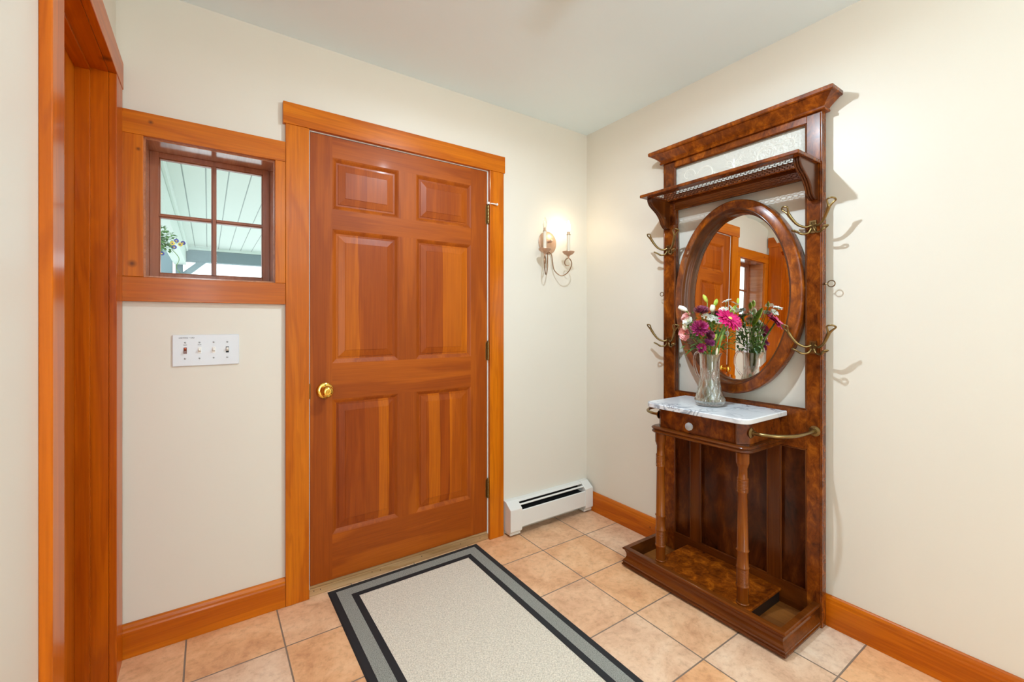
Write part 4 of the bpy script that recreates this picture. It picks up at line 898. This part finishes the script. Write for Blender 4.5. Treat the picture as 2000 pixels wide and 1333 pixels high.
daisy((0.150, -0.070, 1.262), UP * 0.7 + LV * 0.4 - TV * 0.4, (0.020, -0.016), 'white daisy on the mirror side, seen in the reflection', 35)
daisy((0.085, -0.065, 1.240), UP * 0.6 - TV * 0.6, (0.010, -0.020), 'low white daisy on the mirror side, seen in the reflection', 36)
daisy((0.078, 0.0, 1.155), LV * 0.5 + TV * 0.7, (0.018, 0.0), 'tiny white daisy under the gerbera', 37, 0.010)
# queen anne's lace
c = at(-0.002, 0.03, 1.222); g = flower('lace_flower', c, 'white lacy umbel of tiny blossoms across the middle of the bouquet')
q = MB(); sq = MB(); rnd = random.Random(5); root = at(0.0, 0.02, 1.175)
for k in range(170):
    u_, v_ = rnd.uniform(-1, 1), rnd.uniform(-1, 1)
    if u_ * u_ + v_ * v_ > 1: continue
    p = at(0.0 + 0.047 * u_, 0.026 - 0.016 * v_, 1.216 - 0.014 * u_ + 0.017 * v_ + 0.006 * (1 - u_ * u_))
    for j in range(5):
        a = 2 * PI * j / 5 + k; e = p + Vector((math.cos(a), math.sin(a), 0.5 * math.sin(3 * a))) * 0.0026
        q.ball(e, 0.0016, 5, 4)
    if k % 4 == 0: sq.tube([p, (p + root) / 2 - UP * 0.004, root], 0.0005, 4)
q.build('blossoms', C_white, g); sq.build('rays', G_stem, g); stem(g, root, (0.0, 0.008), 0.0015)
# foliage
def leaf(mb, p0, d, ln, wid, droop=0.3, mi=0, nrm=None):
    d = Vector(d).normalized(); s_ = (d.cross(nrm) if nrm else d.cross(UP)); s_ = s_.normalized() if s_.length > 1e-3 else LV.copy(); n_ = s_.cross(d).normalized(); P_ = []
    for k in range(7):
        t = k / 6; c_ = p0 + d * ln * t - UP * droop * ln * t * t; ww = wid * 0.5 * math.sin(PI * min(1, t * 0.93 + 0.07)) ** 0.8 if k < 6 else 0.0004
        P_.append((c_ - s_ * ww + n_ * ww * 0.25, c_, c_ + s_ * ww + n_ * ww * 0.25))
    for A, B in zip(P_, P_[1:]):
        for i in (0, 1): mb.face([A[i], A[i + 1], B[i + 1], B[i]], mi, True)
def sprig(top, off, specs, label, mat, seed, nm='leafy_stem'):
    rnd = random.Random(seed); c = at(*top); g = thing(nm, tuple(c), label, 'greenery', 'leafy stems in the pitcher'); stem(g, c, off, 0.0016)
    q = MB()
    for (l, t, z, dl, dt, dz, ln, wd) in specs: leaf(q, at(l, t, z), LV * dl + TV * dt + UP * dz, ln, wd, 0.35)
    bmesh.ops.remove_doubles(q.bm, verts=q.bm.verts, dist=1e-5)
    q.build('leaves', mat, g, sharp=80); return g
R_ = random.Random(99)
def scatter(n, l0, l1, t0, t1, z0, z1, ln, wd, out=0.8):
    o = []
    for k in range(n):
        l, t, z = R_.uniform(l0, l1), R_.uniform(t0, t1), R_.uniform(z0, z1)
        o.append((l, t, z, out * (l - (l0 + l1) / 2) / (abs(l1 - l0) / 2) + R_.uniform(-0.5, 0.5), R_.uniform(-0.3, 0.9), R_.uniform(-0.1, 0.9), ln * R_.uniform(0.7, 1.2), wd * R_.uniform(0.7, 1.2)))
    return o
sprig((-0.055, 0.02, 1.13), (-0.016, 0.006), [(-0.06, 0.03, 1.100, -1, 0.2, -0.25, 0.070, 0.020), (-0.05, 0.03, 1.110, -1, 0.3, 0.15, 0.060, 0.018), (-0.06, 0.02, 1.13, -0.9, 0.2, 0.4, 0.05, 0.016)] + scatter(34, -0.115, -0.02, 0.0, 0.040, 1.075, 1.165, 0.034, 0.014), 'dark green spiky leaves hanging out at the lower left over the handle', G_dark, 1)
sprig((0.03, 0.02, 1.19), (0.006, 0.010), scatter(60, -0.045, 0.080, -0.01, 0.030, 1.085, 1.215, 0.034, 0.015), 'fresh green leaves filling the centre under the lacy flower', G_leaf, 2)
sprig((0.05, 0.0, 1.12), (0.022, 0.0), [(0.045, 0.0, 1.112, 0.9, 0.1, 0.45, 0.042, 0.011), (0.03, 0.0, 1.092, 0.8, 0.2, -0.35, 0.052, 0.013), (0.04, 0.01, 1.15, 0.8, 0.1, 0.2, 0.04, 0.010)], 'two curling narrow leaves at the right of the thick gerbera stem', G_dark, 3)
sprig((0.085, -0.03, 1.20), (0.014, -0.014), scatter(60, 0.03, 0.135, -0.06, -0.01, 1.13, 1.265, 0.026, 0.009), 'small green daisy leaves behind the gerbera', G_leaf, 4)
sprig((0.055, -0.05, 1.15), (0.008, -0.024), [(0.03, -0.045, 1.10, -0.5, -0.8, 0.5, 0.085, 0.022), (0.05, -0.05, 1.10, 0.3, -0.8, 0.8, 0.085, 0.022), (0.06, -0.05, 1.13, 0.2, -0.6, 1, 0.08, 0.020), (0.02, -0.04, 1.14, -0.7, -0.7, 0.4, 0.075, 0.020), (0.08, -0.05, 1.14, 0.7, -0.5, 0.7, 0.07, 0.018)] + scatter(70, 0.0, 0.13, -0.075, -0.035, 1.075, 1.22, 0.036, 0.011), 'broad green lily leaves on the mirror side of the bouquet', G_leaf, 5)
sprig((-0.09, 0.01, 1.22), (-0.020, 0.002), scatter(26, -0.115, -0.04, -0.01, 0.02, 1.15, 1.25, 0.024, 0.009), 'small pale leaves between the carnations and the white bud', G_stem, 6)

# ------------------------------------------------------------------ porch outside the window
M_pw = plain('pale_green_porch_paint', lin(208, 220, 212), 0.6); M_pd = plain('blue_grey_beam_paint', lin(112, 132, 138), 0.6)
def boards():
    m, N, L, P = new_mat('porch_beadboard')
    tc = N.new('ShaderNodeTexCoord'); sep = N.new('ShaderNodeSeparateXYZ'); L.new(tc.outputs['Object'], sep.inputs[0])
    a = node(N, 'ShaderNodeMath', operation='MULTIPLY_ADD'); a.inputs[1].default_value = 1 / 0.134; a.inputs[2].default_value = 40 + 1.786 / 0.134; L.new(sep.outputs[0], a.inputs[0])
    f = node(N, 'ShaderNodeMath', operation='FRACT'); L.new(a.outputs[0], f.inputs[0])
    r = ramp(N, [(0.0, lin(120, 132, 128)), (0.035, lin(150, 162, 158)), (0.07, lin(214, 224, 216)), (1.0, lin(214, 224, 216))]); L.new(f.outputs[0], r.inputs[0]); L.new(r.outputs[0], P.inputs['Base Color'])
    b = N.new('ShaderNodeBump'); b.inputs['Distance'].default_value = 0.004; L.new(r.outputs[0], b.inputs['Height']); L.new(b.outputs[0], P.inputs['Normal']); P.inputs['Roughness'].default_value = 0.6
    return m
pr_ = thing('porch_roof', (-1.0, 3.0, 2.25), 'pale green board ceiling and grey beams of the porch seen through the window', 'porch')
MB().box(-2.285, 2.6, 0.17, 5.60, 2.25, 2.29).build('porch_ceiling', boards(), pr_)
MB().box(-2.42, 2.6, 5.46, 5.60, 2.055, 2.216).build('porch_beam', M_pd, pr_, 0.004)
MB().box(-2.285, 2.6, 5.44, 5.60, 2.217, 2.25).build('beam_trim', M_pw, pr_)
MB().box(-2.42, -2.286, 0.17, 5.46, 2.00, 2.29).box(-2.286, -2.262, 0.17, 5.44, 2.19, 2.2495).build('side_beam', M_pw, pr_, 0.004)
MB().box(-2.60, -2.44, 5.46, 5.60, -0.3, 2.30).build('porch_post', M_pd, pr_, 0.004); MB().box(-2.405, -2.325, 5.50, 5.60, -0.3, 2.06).build('porch_post', M_pd, pr_, 0.004)
MB().prism([(-2.165, 2.055), (-2.06, 2.055), (-2.325, 1.80), (-2.325, 1.90)], 'y', 5.48, 5.58).build('knee_brace', M_pd, pr_)
tag(MB().box(-6, 6, 0.16, 5.85, -0.35, -0.3).build('porch_floor', plain('porch_deck_grey', lin(190, 190, 184), 0.7)), 'pale deck of the porch outside', 'porch floor', kind='structure')
tag(MB().box(-30, 30, 5.9, 60, -0.5, -0.35).build('ground', plain('whitened_ground', lin(238, 238, 236), 0.8)), 'unseen ground beyond the porch, whitened to bounce daylight', 'ground', kind='structure')  # out of view, made extra pale to whiten the window jamb reflection
hb = thing('hanging_basket', (-2.35, 1.72, 1.60), 'hanging basket of leafy pansies outside the window at its left edge', 'plant')
MB().lathe([(0.06, 0), (0.11, 0.05), (0.13, 0.12), (0.125, 0.12), (0.10, 0.06)], (-2.44, 1.74, 1.56), (0, 0, 1), 20).build('basket', M_bronze, hb)
for a in (0.3, 2.4, 4.5): MB().tube([(-2.44 + 0.12 * math.cos(a), 1.74 + 0.12 * math.sin(a), 1.68), (-2.44, 1.74, 2.0)], 0.0022, 5).build('chain', M_bronze, hb)
MB().tube([(-2.44, 1.74, 2.0), (-2.42, 1.74, 2.03), (-2.39, 1.74, 2.03)], 0.003, 5).build('hook', M_bronze, hb)
q = MB(); rb = random.Random(4)
for k in range(1500):
    d = Vector((rb.gauss(0, 1), rb.gauss(0, 1), rb.gauss(0, 0.8))).normalized(); p = Vector((-2.375, 1.73, 1.77)) + Vector((d.x * 1.15, d.y, d.z * 0.8)) * rb.uniform(0.02, 0.135)
    leaf(q, p, d + Vector((rb.uniform(-1, 1), rb.uniform(-1, 1), rb.uniform(-0.8, 0.8))), rb.uniform(0.016, 0.026), rb.uniform(0.014, 0.022), 0.2)
q.build('foliage', leafy('basket_leaf', lin(60, 110, 60), lin(150, 196, 120)), hb)
C_vio = leafy('violet_petal', lin(60, 60, 140), lin(100, 90, 180)); C_gold = leafy('gold_petal', lin(230, 190, 60), lin(246, 214, 90))
for i, (p, m_) in enumerate((((-2.214, 1.64, 1.755), C_vio), ((-2.195, 1.66, 1.735), C_gold), ((-2.235, 1.63, 1.735), C_gold), ((-2.180, 1.68, 1.75), C_vio), ((-2.225, 1.63, 1.71), C_vio), ((-2.292, 1.66, 1.665), C_vio))):
    o = bloom('pansy', p, Vector((0.3, -0.9, 0.2)), [(5, 0.011, 0.013, 25, 0)], m_, hb, C_gold if m_ is C_vio else C_vio, 0.0045, seed=i)
MB().tube(spline([(-2.24, 1.66, 1.70), (-2.20, 1.66, 1.64), (-2.215, 1.66, 1.58), (-2.19, 1.66, 1.53), (-2.20, 1.66, 1.48)], 5), 0.0022, 5).build('trailing_stem', G_leaf, hb)
o = bloom('pansy', (-2.195, 1.655, 1.475), Vector((0.3, -0.9, 0.2)), [(5, 0.014, 0.015, 25, 0)], C_vio, hb, C_gold, 0.0045, seed=9)
